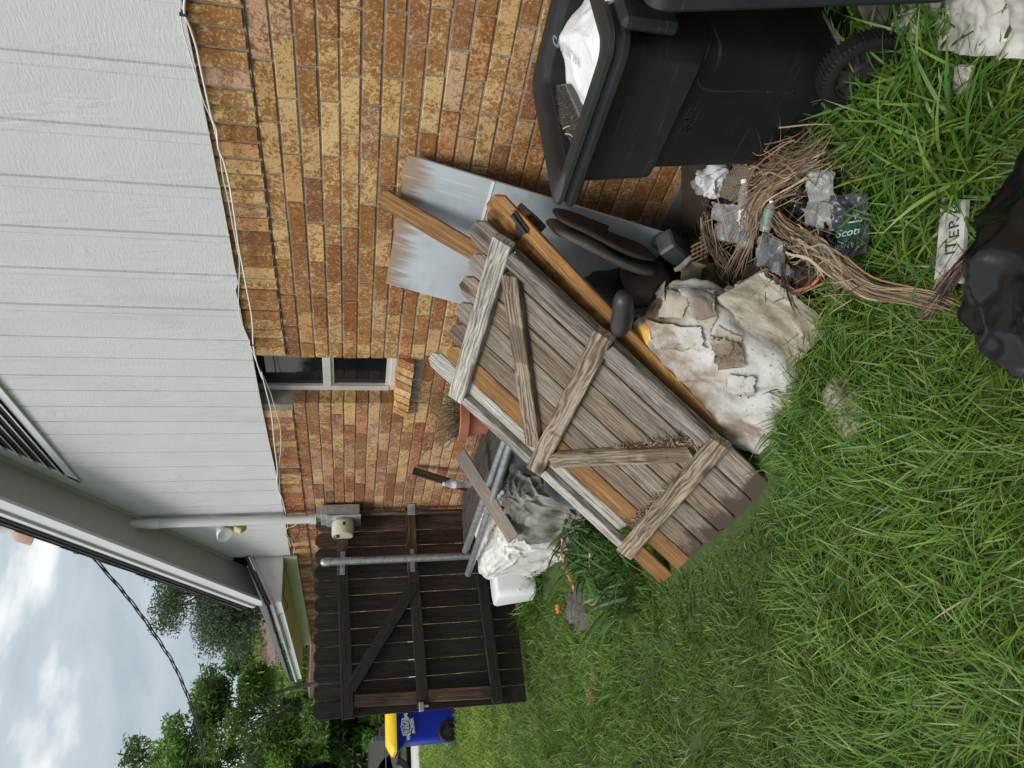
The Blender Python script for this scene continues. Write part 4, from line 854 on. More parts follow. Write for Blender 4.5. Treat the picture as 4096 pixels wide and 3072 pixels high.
mb = MB(); mb.tube([cz(860, 350, -.36), cz(960, 420, -.40), cz(1020, 470, -.45)], [.03, .05, .035], 12); mb.box(-.05, .05, -.04, .04, -.06, .06, M=Matrix.Translation(cz(950, 400, -.42)) @ Matrix.Rotation(.6, 4, 'X'), ch=.01); obj('mechanism', mb, pm('dark_grey_mechanism', [(.3, (.03, .032, .034)), (.7, (.07, .073, .076))], 12, rough=.5, bs=.2), ch, smooth=30)
# black lump added to fill the dark void behind the planks
tag(lump('dark_filler', (-.42, 2.55, .32), (.34, .38, .34), M_['blackmetal'], e=.8, amp=.08, freq=4, crease=.03, seed=3, flat=.05), 'dull black filler lump added for the dark void behind the office chair', 'sack')
# hollow wood block scrap behind the plank
bs_ = cz(165, 235, -.35); mb = MB(); mb.box(-.045, .045, -.02, .02, -.06, .05, M=Matrix.Translation(bs_) @ Matrix.Rotation(.7, 4, 'X') @ Matrix.Rotation(.4, 4, 'Z'), ch=.004)
tag(obj('wood_offcut', mb, M_['wbrown']), 'short rough wood offcut wedged between hinged plank and grey panel', 'wood offcut')
# ------------------------------------------------------------------ concrete sack
sk = thing('cement_sack', 'slumped torn white paper cement sack with a patch of red and yellow label', 'cement sack', (-1.1, 1.95, .06))
def skp(px, py, z): return U(px, py, z=z)
R3 = Matrix((( GT.x, -GS.x, GN.x), (GT.y, -GS.y, GN.y), (GT.z, -GS.z, GN.z)))
lump('paper', gp(-.13, .40, -.215), (.375, .235, .115), M_['paper'], sk, R3=R3 @ Matrix.Rotation(-.06, 3, 'Z'), e=.55, amp=.035, freq=4.5, crease=.014, cf=5, n=150, seed=2, flat=.05)
# hardened concrete block beside it
cl_ = thing('concrete_lump', 'hardened grey-tan concrete lump with ridged face and crusty rim beside the white cement sack', 'concrete lump', (-.95, 1.72, .05))
lump('core', (-.88, 1.80, .06), (.14, .06, .07), M_['concrete'], cl_, rot=(-.35, .12, .42), e=.6, amp=.03, freq=5, crease=.01, cf=9, n=90, seed=9, flat=.03)
sheet('crust', [U(2850, 1190, z=.34), U(3060, 1070, z=.27), U(3350, 1290, z=.04), U(3150, 1490, z=.10)], 110, 90, M_['concrete'], cl_, amp=.010, freq=12, crease=.004, cf=20, seed=4, jag=.10, bulge=.06, thick=.030, fold=lambda u_, v_: .0065 * math.sin(u_ * 24 + 2 * math.sin(v_ * 3)) - .05 * max(0, v_ - .75))
tag(lump('concrete_rubble', tuple(U(3390, 1640, z=.07)), (.10, .07, .045), M_['concrete'], rot=(0, 0, .3), e=.8, amp=.04, freq=9, crease=.01, cf=14, n=60, seed=12, flat=.03), 'crumbled pale rubble half sunk in the grass in front of the cement sack', 'rubble')
# corrugated cardboard roll
cr = thing('cardboard_roll', 'curled piece of ribbed corrugated cardboard at the back of the cement sack', 'cardboard', U(2780, 1120, x=-.55))
k0, k1, k2, k3 = [U(2600 + a / 2.765, 600 + b_ / 2.765, x=-.62) for a, b_ in ((420, 1215), (630, 1275), (560, 1520), (330, 1470))]
def ribs(u_, v_): return .0045 * math.sin(v_ * 2 * PI * 20)
sheet('ribbed_face', [k0, k1, k2, k3], 10, 160, M_['card'], cr, amp=.01, freq=6, fold=lambda u_, v_: ribs(u_, v_) + .03 * math.sin(PI * v_), jag=.06, seed=3, thick=.004)
mb = MB(); mb.tube([U(2600 + a / 2.765, 600 + b_ / 2.765, x=-.63) for a, b_ in ((455, 1180), (400, 1240), (340, 1300), (270, 1330))], [.008, .012, .013, .008], 12); obj('rolled_edge', mb, M_['canvas'], cr, smooth=True)
# label
def surf(px, py, o, off=.004):
    return None
def raycast(px, py, objs, off=.003):
    """nearest hit of a view ray on given meshes, lifted a little off the surface"""
    d = ray(px, py).normalized(); best = None
    for o in objs:
        M = parent_world(o); Mi = M.inverted(); ok, loc, nn, _ = o.ray_cast(Mi @ CAM, (Mi.to_3x3() @ d).normalized())
        if ok:
            P = M @ loc; nw = (M.to_3x3() @ nn).normalized(); 
            if nw.dot(d) > 0: nw = -nw
            if best is None or (P - CAM).length < best[0]: best = ((P - CAM).length, P + nw * off, nw)
    return best
def decal(name, quad, nu, nv, objs, mat, parent, off=.003, jag=0, thick=.0015):
    """thin skin laid over an existing surface between four photo corners"""
    vs = []; fs = []
    for j in range(nv + 1):
        for i in range(nu + 1):
            u_, v_ = i / nu, j / nv
            if jag:
                ed = min(u_, v_, 1 - u_, 1 - v_)
                if ed < .001: k = jag * (mnoise.noise(Vector((u_ * 5, v_ * 5, jag * 99))) + .4); u_ += (.5 - u_) * k; v_ += (.5 - v_) * k
            x = (quad[0][0] * (1 - u_) + quad[1][0] * u_) * (1 - v_) + (quad[3][0] * (1 - u_) + quad[2][0] * u_) * v_
            y = (quad[0][1] * (1 - u_) + quad[1][1] * u_) * (1 - v_) + (quad[3][1] * (1 - u_) + quad[2][1] * u_) * v_
            h = raycast(x, y, objs, off); vs.append(h)
    dm = [h for h in vs if h]
    if not dm: return None
    vs = [h if h else min(dm, key=lambda g: abs(g[0] - dm[0][0])) for h in vs]; P = [h[1] for h in vs]; W_ = nu + 1
    for j in range(nv):
        for i in range(nu): fs.append((j * W_ + i, j * W_ + i + 1, (j + 1) * W_ + i + 1, (j + 1) * W_ + i))
    m2 = MB(); m2.add(P, fs); return obj(name, m2, mat, parent, smooth=True, recalc=False)
bpy.context.view_layer.update()
skin = [o for o in sk.children if o.name.startswith('paper')]
za = lambda a, b_: (2000 + a / 1.3823, 700 + b_ / 1.3823)
for k, (q, mt, of) in enumerate((
    (((930, 640), (1060, 680), (1010, 790), (880, 790)), M_['paperb'], .012), (((1060, 650), (1210, 790), (1160, 880), (1040, 760)), M_['paperb'], .010), (((1200, 830), (1340, 900), (1330, 960), (1190, 880)), M_['paperb'], .010),
    (((820, 800), (1130, 830), (1150, 960), (850, 960)), M_['paper'], .020), (((1150, 880), (1330, 930), (1365, 1060), (1210, 1070)), M_['paper'], .020), (((1000, 650), (1180, 650), (1200, 790), (1100, 800)), M_['paper'], .022), (((860, 600), (940, 600), (930, 700), (890, 690)), M_['paperb'], .02), (((1270, 1090), (1420, 1110), (1400, 1220), (1260, 1190)), M_['paper'], .020))):
    decal('torn_ply', [za(*p) for p in q], 26, 26, skin, mt, sk, of, jag=.22)
decal('label', [za(748, 850), za(835, 790), za(880, 870), za(808, 950)], 14, 14, skin, M_['label'], sk, jag=.12)
# ------------------------------------------------------------------ wheelie bin in the foreground
bin_ = thing('wheelie_bin', 'large scratched black wheelie bin with its lid hanging open beside the brick wall', 'wheelie bin', (-.43, 1.18, .05))
def rrect(x0, x1, y0, y1, r, n=6):
    out = []
    for cx, cy, a0 in ((x1 - r, y1 - r, 0), (x0 + r, y1 - r, PI / 2), (x0 + r, y0 + r, PI), (x1 - r, y0 + r, 1.5 * PI)):
        for k in range(n + 1): a = a0 + PI / 2 * k / n; out.append((cx + r * math.cos(a), cy + r * math.sin(a)))
    return out
def loft(mb, rings, close0=True, close1=False, mi=0):
    n = len(rings[0]); vs = [p for r in rings for p in r]; fs = []
    for i in range(len(rings) - 1):
        for j in range(n): fs.append((i * n + j, i * n + (j + 1) % n, (i + 1) * n + (j + 1) % n, (i + 1) * n + j))
    if close0: fs.append(tuple(range(n - 1, -1, -1)))
    if close1: fs.append(tuple((len(rings) - 1) * n + j for j in range(n)))
    mb.add(vs, fs, mi)
ROT = Matrix.Translation((-.43, 1.2, 0)) @ Matrix.Rotation(-.035, 4, 'Z') @ Matrix.Translation((.43, -1.2, 0))
def ring(ix, iy0, iy1, z, r=.06, ix2=None, tiltz=0.0):
    # ix: inset on the two x sides, iy0 near side (hinge), iy1 far side, from the rim rectangle
    x0, x1, y0, y1 = -.757 + ix, -.10 - (ix if ix2 is None else ix2), .90 + iy0, 1.512 - iy1
    return [tuple(ROT @ Vector((a, b_, z))) for a, b_ in rrect(x0, x1, y0, y1, r)]
mb = MB()
loft(mb, [ring(.19, .10, .125, .07, .05), ring(.175, .09, .12, .12, .05), ring(.098, .06, .115, .665, .05), ring(.090, .06, .113, .675, .05), ring(.078, .06, .085, .685, .055), ring(.06, .05, .058, .93, .06), ring(.055, .05, .055, .945, .06),
          ring(.10, .10, .10, .945, .055), ring(.11, .11, .13, .66, .05), ring(.20, .12, .14, .14, .05)], close0=True, close1=True)
# moulded relief: shallow step high on the wide face and recess by the axle
body = obj('body', mb, M_['can'], bin_, smooth=35)
mb = MB()
loft(mb, [ring(.055, .05, .055, .925, .055), ring(.012, .012, .012, .918, .06), ring(.004, .004, .004, .926, .06), ring(.004, .004, .004, .940, .06), ring(.014, .014, .014, .946, .06), ring(.016, .016, .016, .958, .06), ring(.004, .004, .004, .966, .065),
          ring(.006, .006, .006, .979, .065), ring(.016, .016, .016, .984, .06), ring(.068, .068, .068, .978, .05), ring(.082, .082, .082, .966, .05), ring(.092, .092, .092, .930, .05)], close0=False)
obj('rim', mb, M_['can'], bin_, smooth=35)
# hinge-side flange and grab bar
mb = MB(); mb.box(-.72, -.14, .868, .905, .80, .955, M=ROT, ch=.012); mb.tube([ROT @ Vector((-.66, .84, .93)), ROT @ Vector((-.2, .84, .93))], .016, 12); obj('handle', mb, M_['can'], bin_, smooth=30)
# lid hanging down behind the hinge
mb = MB(); LM = ROT @ Matrix.Translation((0, .765, .945)) @ Matrix.Rotation(-.165, 4, 'X')
lv = [(-.79, -.07), (-.06, -.07)]
loft(mb, [[tuple(LM @ Vector((x, 0 + yy, z))) for x, z in rrect(-.80 + i_, -.06 - i_, -.78 + i_, .0 - i_, .05)] for yy, i_ in ((-.005, .03), (.0, .006), (.035, .0), (.045, .008), (.035, .03), (.02, .05))], close0=True, close1=True)
obj('lid', mb, M_['can'], bin_, smooth=35)
# raised contour ridge and step lines on the wide face
def facept(zx, zy, off=.004):
    h = raycast(2000 + zx / 1.659, zy / 1.659, [body], off); return h[1] if h else None
bpy.context.view_layer.update()
def ridge(name, pts, r, off=-.001):
    P = [facept(a, b_, off) for a, b_ in pts]; P = [p for p in P if p is not None]
    if len(P) > 1: m2 = MB(); m2.tube(spline(P), r, 8); obj(name, m2, M_['can'], bin_, smooth=True)
ridge('moulded_rib', [(1380, 70), (1402, 180), (1395, 300), (1350, 420), (1318, 500), (1325, 560), (1380, 598), (1500, 608), (1640, 606), (1800, 610), (1960, 622)], .005, -.003)
ridge('moulded_rib', [(915, 0), (912, 100), (905, 200), (895, 255)], .005, -.003)
lg_ = [(1245, 722), (1308, 722), (1322, 732), (1318, 750), (1255, 880), (1240, 886), (1185, 884), (1176, 876), (1232, 735), (1245, 722)]
ridge('badge_frame', lg_, .0016)
Pc = facept(1248, 803, .002)
if Pc is not None:
    up_ = (facept(1215, 803) - facept(1285, 803)).normalized(); rt_ = (facept(1248, 770) - facept(1248, 840)).normalized()
    text('badge_text', 'TOTER', .034, M_['can'], tframe(Pc, rt_, up_), bin_, ext=.0012, font_scale=(.86, 1.0), bold=.0006)
# wheels and axle
for nm, wc in (('wheel', Vector((-.655, .985, .185))), ('wheel', Vector((-.16, 1.0, .185)))):
    sgn = -1; Mw = Matrix.Translation(wc) @ Matrix.Rotation(-PI / 2, 4, 'Y')
    mb = MB(); mb.lathe([(.080, -.024), (.106, -.025), (.114, -.02), (.116, 0), (.114, .02), (.106, .025), (.080, .024)], Mw, 40)
    for k in range(52):
        a = 2 * PI * k / 52; mb.box(.106, .1175, -.0025, .0025, -.0255, .0255, M=Mw @ Matrix.Rotation(a, 4, 'Z'))
    wh = obj(nm, mb, M_['rubber'], bin_, smooth=35)
    mb = MB(); mb.lathe([(0, .02), (.03, .022), (.034, .012), (.035, .004), (.068, .004), (.072, .016), (.082, .018), (.082, -.018), (0, -.018)], Mw, 32)
    for k in range(8): mb.box(.028, .072, -.005, .005, .0, .016, M=Mw @ Matrix.Rotation(2 * PI * k / 8, 4, 'Z'))
    obj('hub', mb, M_['plastic'], wh, smooth=35)
mb = MB(); mb.tube([(-.655, .985, .185), (-.16, 1.0, .185)], .012, 10); obj('axle', mb, M_['galv'], bin_)
# contents
ct = thing('silvery_sack', 'shiny white woven sack poking out of the open wheelie bin', 'sack', (-.38, 1.15, .5))
def bagfn(q): q.z += .10 * math.exp(-((q.x - .0) ** 2 + (q.y + .03) ** 2) / .006); return q
b1, b2, b3, b4, b5 = U(2245, 145, x=-.40), U(2262, 340, x=-.45), U(2330, 500, x=-.58), U(2410, 100, x=-.62), U(2380, 0, x=-.45)
vs = []; 
poly_t = [U(2370, -30, x=-.30), U(2320, 30, x=-.33), U(2275, 75, x=-.36), U(2243, 145, x=-.40), U(2255, 220, x=-.42), U(2265, 325, x=-.44), U(2288, 420, x=-.47), U(2312, 500, x=-.50), U(2330, 560, x=-.53)]
cen = [U(2430, -30, x=-.60), U(2430, 30, x=-.60), U(2425, 100, x=-.61), U(2420, 150, x=-.62), U(2410, 215, x=-.63), U(2395, 300, x=-.64), U(2385, 380, x=-.65), U(2375, 460, x=-.65), U(2365, 560, x=-.65)]
bk = [p + Vector((.16, .02, -.16)) for p in poly_t]; low = [p + Vector((.10, 0, -.16)) for p in cen]
poly_t2, cen2, bk2, low2 = spline(poly_t, 6), spline(cen, 6), spline(bk, 6), spline(low, 6)
rings_ = []
for a_, c_, k_, l_ in zip(poly_t2, cen2, bk2, low2):
    row = []
    for s_ in np.linspace(0, 1, 22): row.append(a_.lerp(c_, s_))
    for s_ in np.linspace(.2, 1, 6): row.append(c_.lerp(l_, s_))
    for s_ in np.linspace(.2, 1, 5): row.append(l_.lerp(k_, s_))
    for s_ in np.linspace(.2, .8, 4): row.append(k_.lerp(a_, s_))
    rings_.append([tuple(p + Vector((-.3, -.2, 1)).normalized() * (.006 * fbm(p * 16) + .010 * (1 - min(1, abs(mnoise.noise(p * 9 + Vector((3, 1, 2)))) * 5)))) for p in row])
mb = MB(); loft(mb, rings_, True, True); sack = obj('sack', mb, M_['film'], ct, smooth=True)
bpy.context.view_layer.update()
h0, h1 = raycast(2262, 185, [sack]), raycast(2338, 255, [sack]); hc = raycast(2275, 200, [sack], .004)
if h0 and h1 and hc:
    rt_ = (h1[1] - h0[1]).normalized(); n_ = hc[2]; up_ = n_.cross(rt_).normalized(); up_ = up_ if up_.dot(_R) > 0 else -up_
    text('sack_print', 'CARBON', .044, M_['gyink'], tframe(hc[1] + n_ * .006, rt_, up_), ct, outline=.0006, font_scale=(.95, 1))
P_ = lambda a, b_, off=.004: (raycast(2100 + a / 2.074, b_ / 2.074, [sack], off) or (0, U(2100 + a / 2.074, b_ / 2.074, x=-.5)))[1]
mb = MB(); mb.tube(spline([P_(345, 695), P_(385, 760), P_(430, 820), P_(478, 868)]), .0035, 6); mb2 = mb
tag(obj('black_tie', mb, M_['bcable'], smooth=True), 'upper of two black drawstrings crossing the shiny sack in the bin', 'string', 'drawstrings on the sack in the bin')
mb = MB(); mb.tube(spline([P_(380, 880), P_(405, 925), P_(440, 970)]), .0035, 6)
tag(obj('black_tie', mb, M_['bcable'], smooth=True), 'lower of two black drawstrings crossing the shiny sack in the bin', 'string', 'drawstrings on the sack in the bin')
ca = [U(2228, 342, x=-.43), U(2265, 342, x=-.50), U(2330, 560, x=-.60), U(2300, 640, x=-.62), U(2262, 640, x=-.46)]
mb = MB(); mb.prism([U(2228, 342, x=-.40), U(2262, 335, x=-.48), U(2340, 500, x=-.64), U(2290, 640, x=-.64), U(2262, 650, x=-.46)], (.05, .02, -.28)); 
cp = tag(obj('carpet_piece', mb, M_['carpet']), 'dark brown carpet offcut standing beside the shiny sack inside the bin', 'carpet')
def fuzz(poly, n, L, cols, name, lab, cat, objs):
    P0, D = [], []; rr = random.Random(5)
    while len(P0) < n:
        px, py = rr.uniform(min(p[0] for p in poly), max(p[0] for p in poly)), rr.uniform(min(p[1] for p in poly), max(p[1] for p in poly))
        ins = False; j = len(poly) - 1
        for i in range(len(poly)):
            if (poly[i][1] > py) != (poly[j][1] > py) and px < (poly[j][0] - poly[i][0]) * (py - poly[i][1]) / (poly[j][1] - poly[i][1]) + poly[i][0]: ins = not ins
            j = i
        if not ins: continue
        h = raycast(px, py, objs, 0); n -= 0 if h else 1
        if h: P0.append(tuple(h[1])); D.append(tuple(h[2]))
    P0, D = np.array(P0), np.array(D); k = len(P0); c = np.array(cols)[RNG.integers(0, len(cols), k)]
    return blades_np(P0, D + RNG.normal(size=(k, 3)) * .5, RNG.normal(size=(k, 3)) * .5, RNG.uniform(.5, 1.2, k) * L, np.full(k, .0014), c * .7, c, 2, name=name, mat=M_['drym'])
bpy.context.view_layer.update()
fz = fuzz([(2228, 342), (2262, 342), (2330, 500), (2290, 640), (2262, 650)], 5000, .010, [(.10, .08, .06), (.05, .036, .028), (.16, .13, .10)], 'pile', '', '', [cp]); fz.parent = cp; fz.matrix_parent_inverse = parent_world(cp).inverted()
mb = MB(); q = [raycast(2100 + a / 2.074, b_ / 2.074, [cp], .004) for a, b_ in ((385, 1040), (345, 1055), (310, 1080), (330, 1105), (375, 1110), (405, 1130))]; q = [h[1] for h in q if h]
if len(q) > 2: mb.tube(spline(q), .002, 5); tag(obj('white_thread', mb, M_['white'], smooth=True), 'loose white thread lying on the carpet offcut in the bin', 'thread')


# ================================================================== litter heap at the foot of the wall
def bz(a, b_, **k): return U(1700 + a / 2.0733, 1650 + b_ / 2.0733, **k)
def dz(a, b_, **k): return U(2600 + a / 2.765, 600 + b_ / 2.765, **k)
TAN = [tuple(.82 * q for q in c) for c in [(.38, .29, .19), (.27, .19, .12), (.46, .37, .26), (.14, .09, .06), (.33, .24, .16), (.34, .18, .09)]]
DRK = [(.05, .032, .024), (.09, .06, .045), (.14, .10, .075), (.03, .02, .016)]
def frond(name, lab, path, n, spread, w=.003, cols=TAN, fan=.4, lift=.02, group=None, seed=1):
    """bundle of dry leaflets following a path of world points"""
    rr = np.random.default_rng(seed); P = [Vector(p) for p in path]; Q = spline(P, 5); vs, fs, cc = [], [], []; K = len(Q)
    for k in range(n):
        i0 = int(rr.uniform(0, K * .55)); i1 = min(K - 1, i0 + int(rr.uniform(.3, .75) * K)); 
        if i1 - i0 < 3: continue
        kk1, kk2 = rr.normal(size=2) * .007; o = Vector(rr.normal(size=3)) * spread * (1 if rr.random() < .75 else 2.2); o.z = abs(o.z) * .7 * (1 if rr.random() < .8 else 2); o2 = Vector(rr.normal(size=3)) * spread * (1 + fan * 3); o2.z = abs(o2.z) + lift * rr.random()
        c = np.array(cols[rr.integers(0, len(cols))]) * rr.uniform(.7, 1.25); b = len(vs); m_ = i1 - i0; ww = w * rr.uniform(.5, 2.0); nn = Vector(rr.normal(size=3)).normalized()
        for j in range(m_ + 1):
            t = j / m_; p = Q[i0 + j] + o.lerp(o2, t * t) + Vector((kk1, kk2, abs(kk1) * .5)) * math.sin(t * PI * (1 + k % 3)); tg = (Q[min(i0 + j + 1, K - 1)] - Q[max(i0 + j - 1, 0)]).normalized(); sd_ = tg.cross((CAM - p).normalized() + nn * .9).normalized() * ww * (1 - t ** 3) * .5
            vs += [p - sd_, p + sd_]; cc += [tuple(c) + (1,)] * 2
            if j: a = b + 2 * (j - 1); fs.append((a, a + 1, a + 3, a + 2))
    mb = MB(); mb.add(vs, fs); o = obj(name, mb, M_['drym'], recalc=False); at = o.data.color_attributes.new('Col', 'FLOAT_COLOR', 'POINT'); at.data.foreach_set('color', np.array(cc, dtype=np.float32).ravel())
    return tag(o, lab, 'palm frond', group)
G_ = 'dry palm fronds on the litter heap'
frond('palm_frond', 'dry tan palm frond arching from the bin foot down to the red pot', [dz(1900, 60, z=.22), dz(1650, 230, z=.26), dz(1350, 420, z=.27), dz(1200, 700, z=.27), dz(1150, 1000, z=.25), dz(1000, 1400, z=.20)], 150, .018, seed=2, group=G_)
frond('palm_frond', 'long tan palm frond trailing from the heap out across the long grass', [dz(1330, 620, z=.26), dz(1500, 850, z=.27), dz(1800, 1050, z=.25), dz(2100, 1280, z=.22), U(3500, 1160, z=.16), U(3700, 1190, z=.12), U(3860, 1240, z=.08)], 170, .012, fan=.15, seed=3, group=G_)
frond('palm_frond', 'dark brown palm frond lying by the rusty expanded mesh', [dz(620, 700, z=.30), dz(660, 900, z=.27), dz(760, 1120, z=.24), dz(900, 1300, z=.2), dz(980, 1410, z=.18)], 90, .010, cols=DRK + TAN[3:5], seed=4, group=G_)
frond('palm_frond', 'tangled rusty-tan fronds heaped against the foot of the wheelie bin', [dz(1150, 230, z=.24), dz(1400, 180, z=.25), dz(1650, 170, z=.25), dz(1900, 110, z=.22), dz(2050, 20, z=.18)], 170, .026, fan=.6, seed=5, group=G_)
frond('palm_frond', 'thin blackish strands hanging down across the red pot and concrete lump', [dz(1500, 960, z=.28), dz(1520, 1200, z=.28), dz(1500, 1400, z=.28), dz(1570, 1640, z=.24), U(3215, 1270, z=.2)], 26, .006, fan=.1, cols=DRK, seed=6, group=G_)
frond('palm_frond', 'purplish dark palm leaf ending under the glossy black bag', [U(3920, 970, z=.12), U(3860, 1050, z=.13), U(3800, 1130, z=.12), U(3740, 1230, z=.10), U(3660, 1290, z=.08)], 60, .012, fan=.2, w=.004, cols=DRK + [(.22, .15, .12)], seed=7, group=G_)
frond('palm_frond', 'dry palm leaf with parallel pleats fanning over the printed garden bag', [dz(1600, 1060, z=.28), dz(1750, 1080, z=.28), dz(1950, 1150, z=.26), dz(2200, 1330, z=.2)], 90, .014, w=.005, fan=.25, cols=TAN[:3], seed=8, group=G_)
mb = MB(); mb.tube(spline([dz(590, 800, z=.30), dz(900, 690, z=.31), dz(1150, 540, z=.30), dz(1400, 380, z=.28)]), [.0016] * 12 + [.003], 5); tag(obj('dry_stalk', mb, pm('straw', [(.3, (.30, .22, .13)), (.7, (.4, .31, .2))], 8, bs=0)), 'longest pale straw stalk lying across the clear plastic film', 'stalk')
mb = MB(); mb.tube(spline([dz(700, 430, z=.30), dz(770, 600, z=.30), dz(830, 830, z=.29), dz(870, 1020, z=.27)]), .0022, 5); tag(obj('dry_stalk', mb, bpy.data.materials['straw']), 'straw stalk hanging below the crumpled white paper', 'stalk')
# dark base under the litter
tag(lump('soil_mound', (-.62, 1.72, .06), (.36, .40, .10), M_['soil'], e=1, amp=.05, freq=6, seed=21, flat=-.02), 'dark damp soil and leaf mould under the litter heap', 'soil', kind='stuff')
# black plastic and countless snapped straws under and over the litter
tag(sheet('black_plastic', [dz(1250, 380, z=.235), dz(1900, 300, z=.22), dz(2050, 1150, z=.18), dz(1300, 1050, z=.235)], 80, 80, M_['blackbag'], amp=.03, freq=9, crease=.028, cf=10, seed=77, jag=.1), 'torn black plastic sheet under the dry fronds', 'plastic sheet')
tag(sheet('black_plastic', [dz(600, 480, z=.235), dz(1150, 520, z=.24), dz(1100, 1300, z=.20), dz(620, 1250, z=.21)], 80, 80, M_['blackbag'], amp=.03, freq=9, crease=.028, cf=10, seed=78, jag=.1), 'torn black plastic sheet behind the clear film by the rusty mesh', 'plastic sheet')
n = 1100; px = RNG.uniform(2800, 3420, n); py = RNG.uniform(640, 1200, n); kp = ~((px > 3290) & (py > 740) & (py < 1080)); px, py = px[kp], py[kp]; n = len(px); P0 = np.array([tuple(U(a, b_, z=RNG.uniform(.14, .27))) for a, b_ in zip(px, py)])
cc = np.array(TAN + DRK)[RNG.integers(0, 10, n)] * RNG.uniform(.6, 1.2, (n, 1)); D0 = RNG.normal(size=(n, 3)) * np.array([1, 1, .35])
tag(blades_np(P0, D0, RNG.normal(size=(n, 3)) * .3, RNG.uniform(.01, .10, n), RNG.uniform(.0012, .004, n), cc, cc * .9, 3, name='straw_litter', mat=M_['drym']), 'scattered snapped straws, leaf bits and twigs over the litter heap', 'straw', kind='stuff')
# crumpled white paper and film scraps
tag(lump('crumpled_paper', dz(690, 330, z=.27), (.058, .060, .052), pm('white_crumpled_paper', [(.3, (.52, .53, .54)), (.7, (.70, .71, .72))], 6, rough=.55, bs=.4, bscale=20), rot=(.4, .2, .7), e=.8, amp=.03, freq=14, crease=.016, cf=16, n=90, seed=5), 'crumpled ball of white paper at the edge of the wheelie bin', 'paper')
tag(sheet('clear_film', [dz(430, 330, z=.26), dz(650, 300, z=.30), dz(700, 520, z=.26), dz(560, 500, z=.25)], 20, 16, M_['clear'], amp=.015, freq=14, crease=.01, cf=14, seed=3, jag=.2), 'small scrap of clear film sticking out under the crumpled white paper', 'plastic film')
tag(sheet('clear_film', [dz(700, 560, z=.28), dz(1040, 620, z=.28), dz(1060, 1080, z=.24), dz(700, 1000, z=.26)], 40, 40, M_['clear'], amp=.02, freq=12, crease=.018, cf=12, seed=8, jag=.1), 'large sheet of clear crumpled film in the middle of the litter heap', 'plastic film')
tag(sheet('grey_film', [dz(1200, 900, z=.27), dz(1500, 1000, z=.26), dz(1530, 1440, z=.26), dz(1180, 1280, z=.23)], 40, 40, pm('grey_dull_film', [(.3, (.06, .063, .068)), (.7, (.20, .205, .215))], 12, rough=.3, bs=.6, bscale=30, coat=.3), amp=.02, freq=12, crease=.02, cf=13, seed=9, jag=.1), 'crumpled dull grey plastic beside the soil of the red pot', 'plastic film')
tag(sheet('grey_film', [U(3235, 670, z=.25), U(3330, 680, z=.22), U(3330, 930, z=.20), U(3205, 900, z=.25)], 40, 50, pm('pale_grey_film', [(.3, (.13, .135, .125)), (.7, (.30, .305, .285))], 9, rough=.35, bs=.5, bscale=26), amp=.018, freq=11, crease=.02, cf=11, seed=14, jag=.12), 'long pale grey plastic sheet hanging between the fronds and the printed garden bag', 'plastic film')
# burlap
tag(sheet('burlap_cloth', [dz(900, 150, z=.26), dz(1200, 170, z=.26), dz(1010, 600, z=.28), dz(745, 520, z=.28)], 40, 50, M_['burlap'], amp=.012, freq=9, crease=.008, cf=8, seed=2, jag=.06, bulge=.02), 'fringed piece of tan woven burlap beside the crumpled white paper', 'burlap')
# bottles
def bottle(name, lab, A, B, r, mat, lmat=None, l0=.35, l1=.75, lmat2=None):
    t = thing(name, lab, 'bottle', A); M = frame(A, B - A, _R); L = (B - A).length
    mb = MB(); pr = [(0, 0), (r * .8, 0), (r, L * .03), (r, L * .2), (r * .93, L * .23), (r, L * .26), (r * .93, L * .30), (r, L * .33), (r, L * .70), (r * .8, L * .82), (r * .4, L * .92), (r * .38, L * .97)]
    mb.lathe(pr, M, 24); obj('bottle_body', mb, mat, t, smooth=40)
    mb = MB(); mb.lathe([(r * .45, L * .94), (r * .45, L * 1.0), (0, L * 1.0)], M, 16); obj('bottle_cap', mb, M_['white'], t)
    if lmat: mb = MB(); mb.lathe([(r * 1.02, L * l0), (r * 1.02, L * l1)], M, 24); obj('bottle_label', mb, lmat, t)
    if lmat2: mb = MB(); mb.lathe([(r * 1.035, L * l0 * .98), (r * 1.035, L * (l0 + .12))], M, 24); obj('label_band', mb, lmat2, t)
    return t
bottle('plastic_bottle', 'clear plastic bottle with a torn white and blue label lying among the fronds', dz(1075, 1080, z=.27), dz(1040, 330, z=.28), .024, M_['clear'], pm('worn_white_label', [(.42, (.02, .04, .12)), (.46, (.75, .77, .8)), (.8, (.8, .82, .85))], 55, rough=.3, bs=.1), .12, .55, pm('blue_label_band', [(.3, (.02, .12, .42)), (.7, (.04, .2, .55))], 9, rough=.3, bs=0))
bottle('plastic_bottle', 'small crushed green-labelled bottle half hidden under dry fronds', dz(1265, 900, z=.29), dz(1350, 560, z=.29), .018, M_['clear'], pm('faded_green_label', [(.4, (.06, .14, .10)), (.6, (.22, .26, .22))], 25, rough=.5, bs=.2), .2, .75)
# red pot with soil
pt = thing('red_pot', 'tilted red plastic flower pot half full of dark soil behind the concrete lump', 'flower pot', U(3230, 1060, z=.05))
pc = U(3196, 1050, z=.16); axp = ((CAM - pc).normalized() * .55 + Vector((-.1, -.1, .8))).normalized(); Mp = frame(pc, axp, _R)
mb = MB(); mb.lathe([(.062, -.17), (.088, -.005), (.096, -.004), (.098, .018), (.090, .020), (.084, .0), (.080, -.03)], Mp, 40); obj('pot_body', mb, M_['redpot'], pt, smooth=35)
mb = MB(); mb.lathe([(0, -.012), (.04, -.018), (.083, -.022)], Mp, 30); obj('soil', mb, M_['soil'], pt, smooth=True)
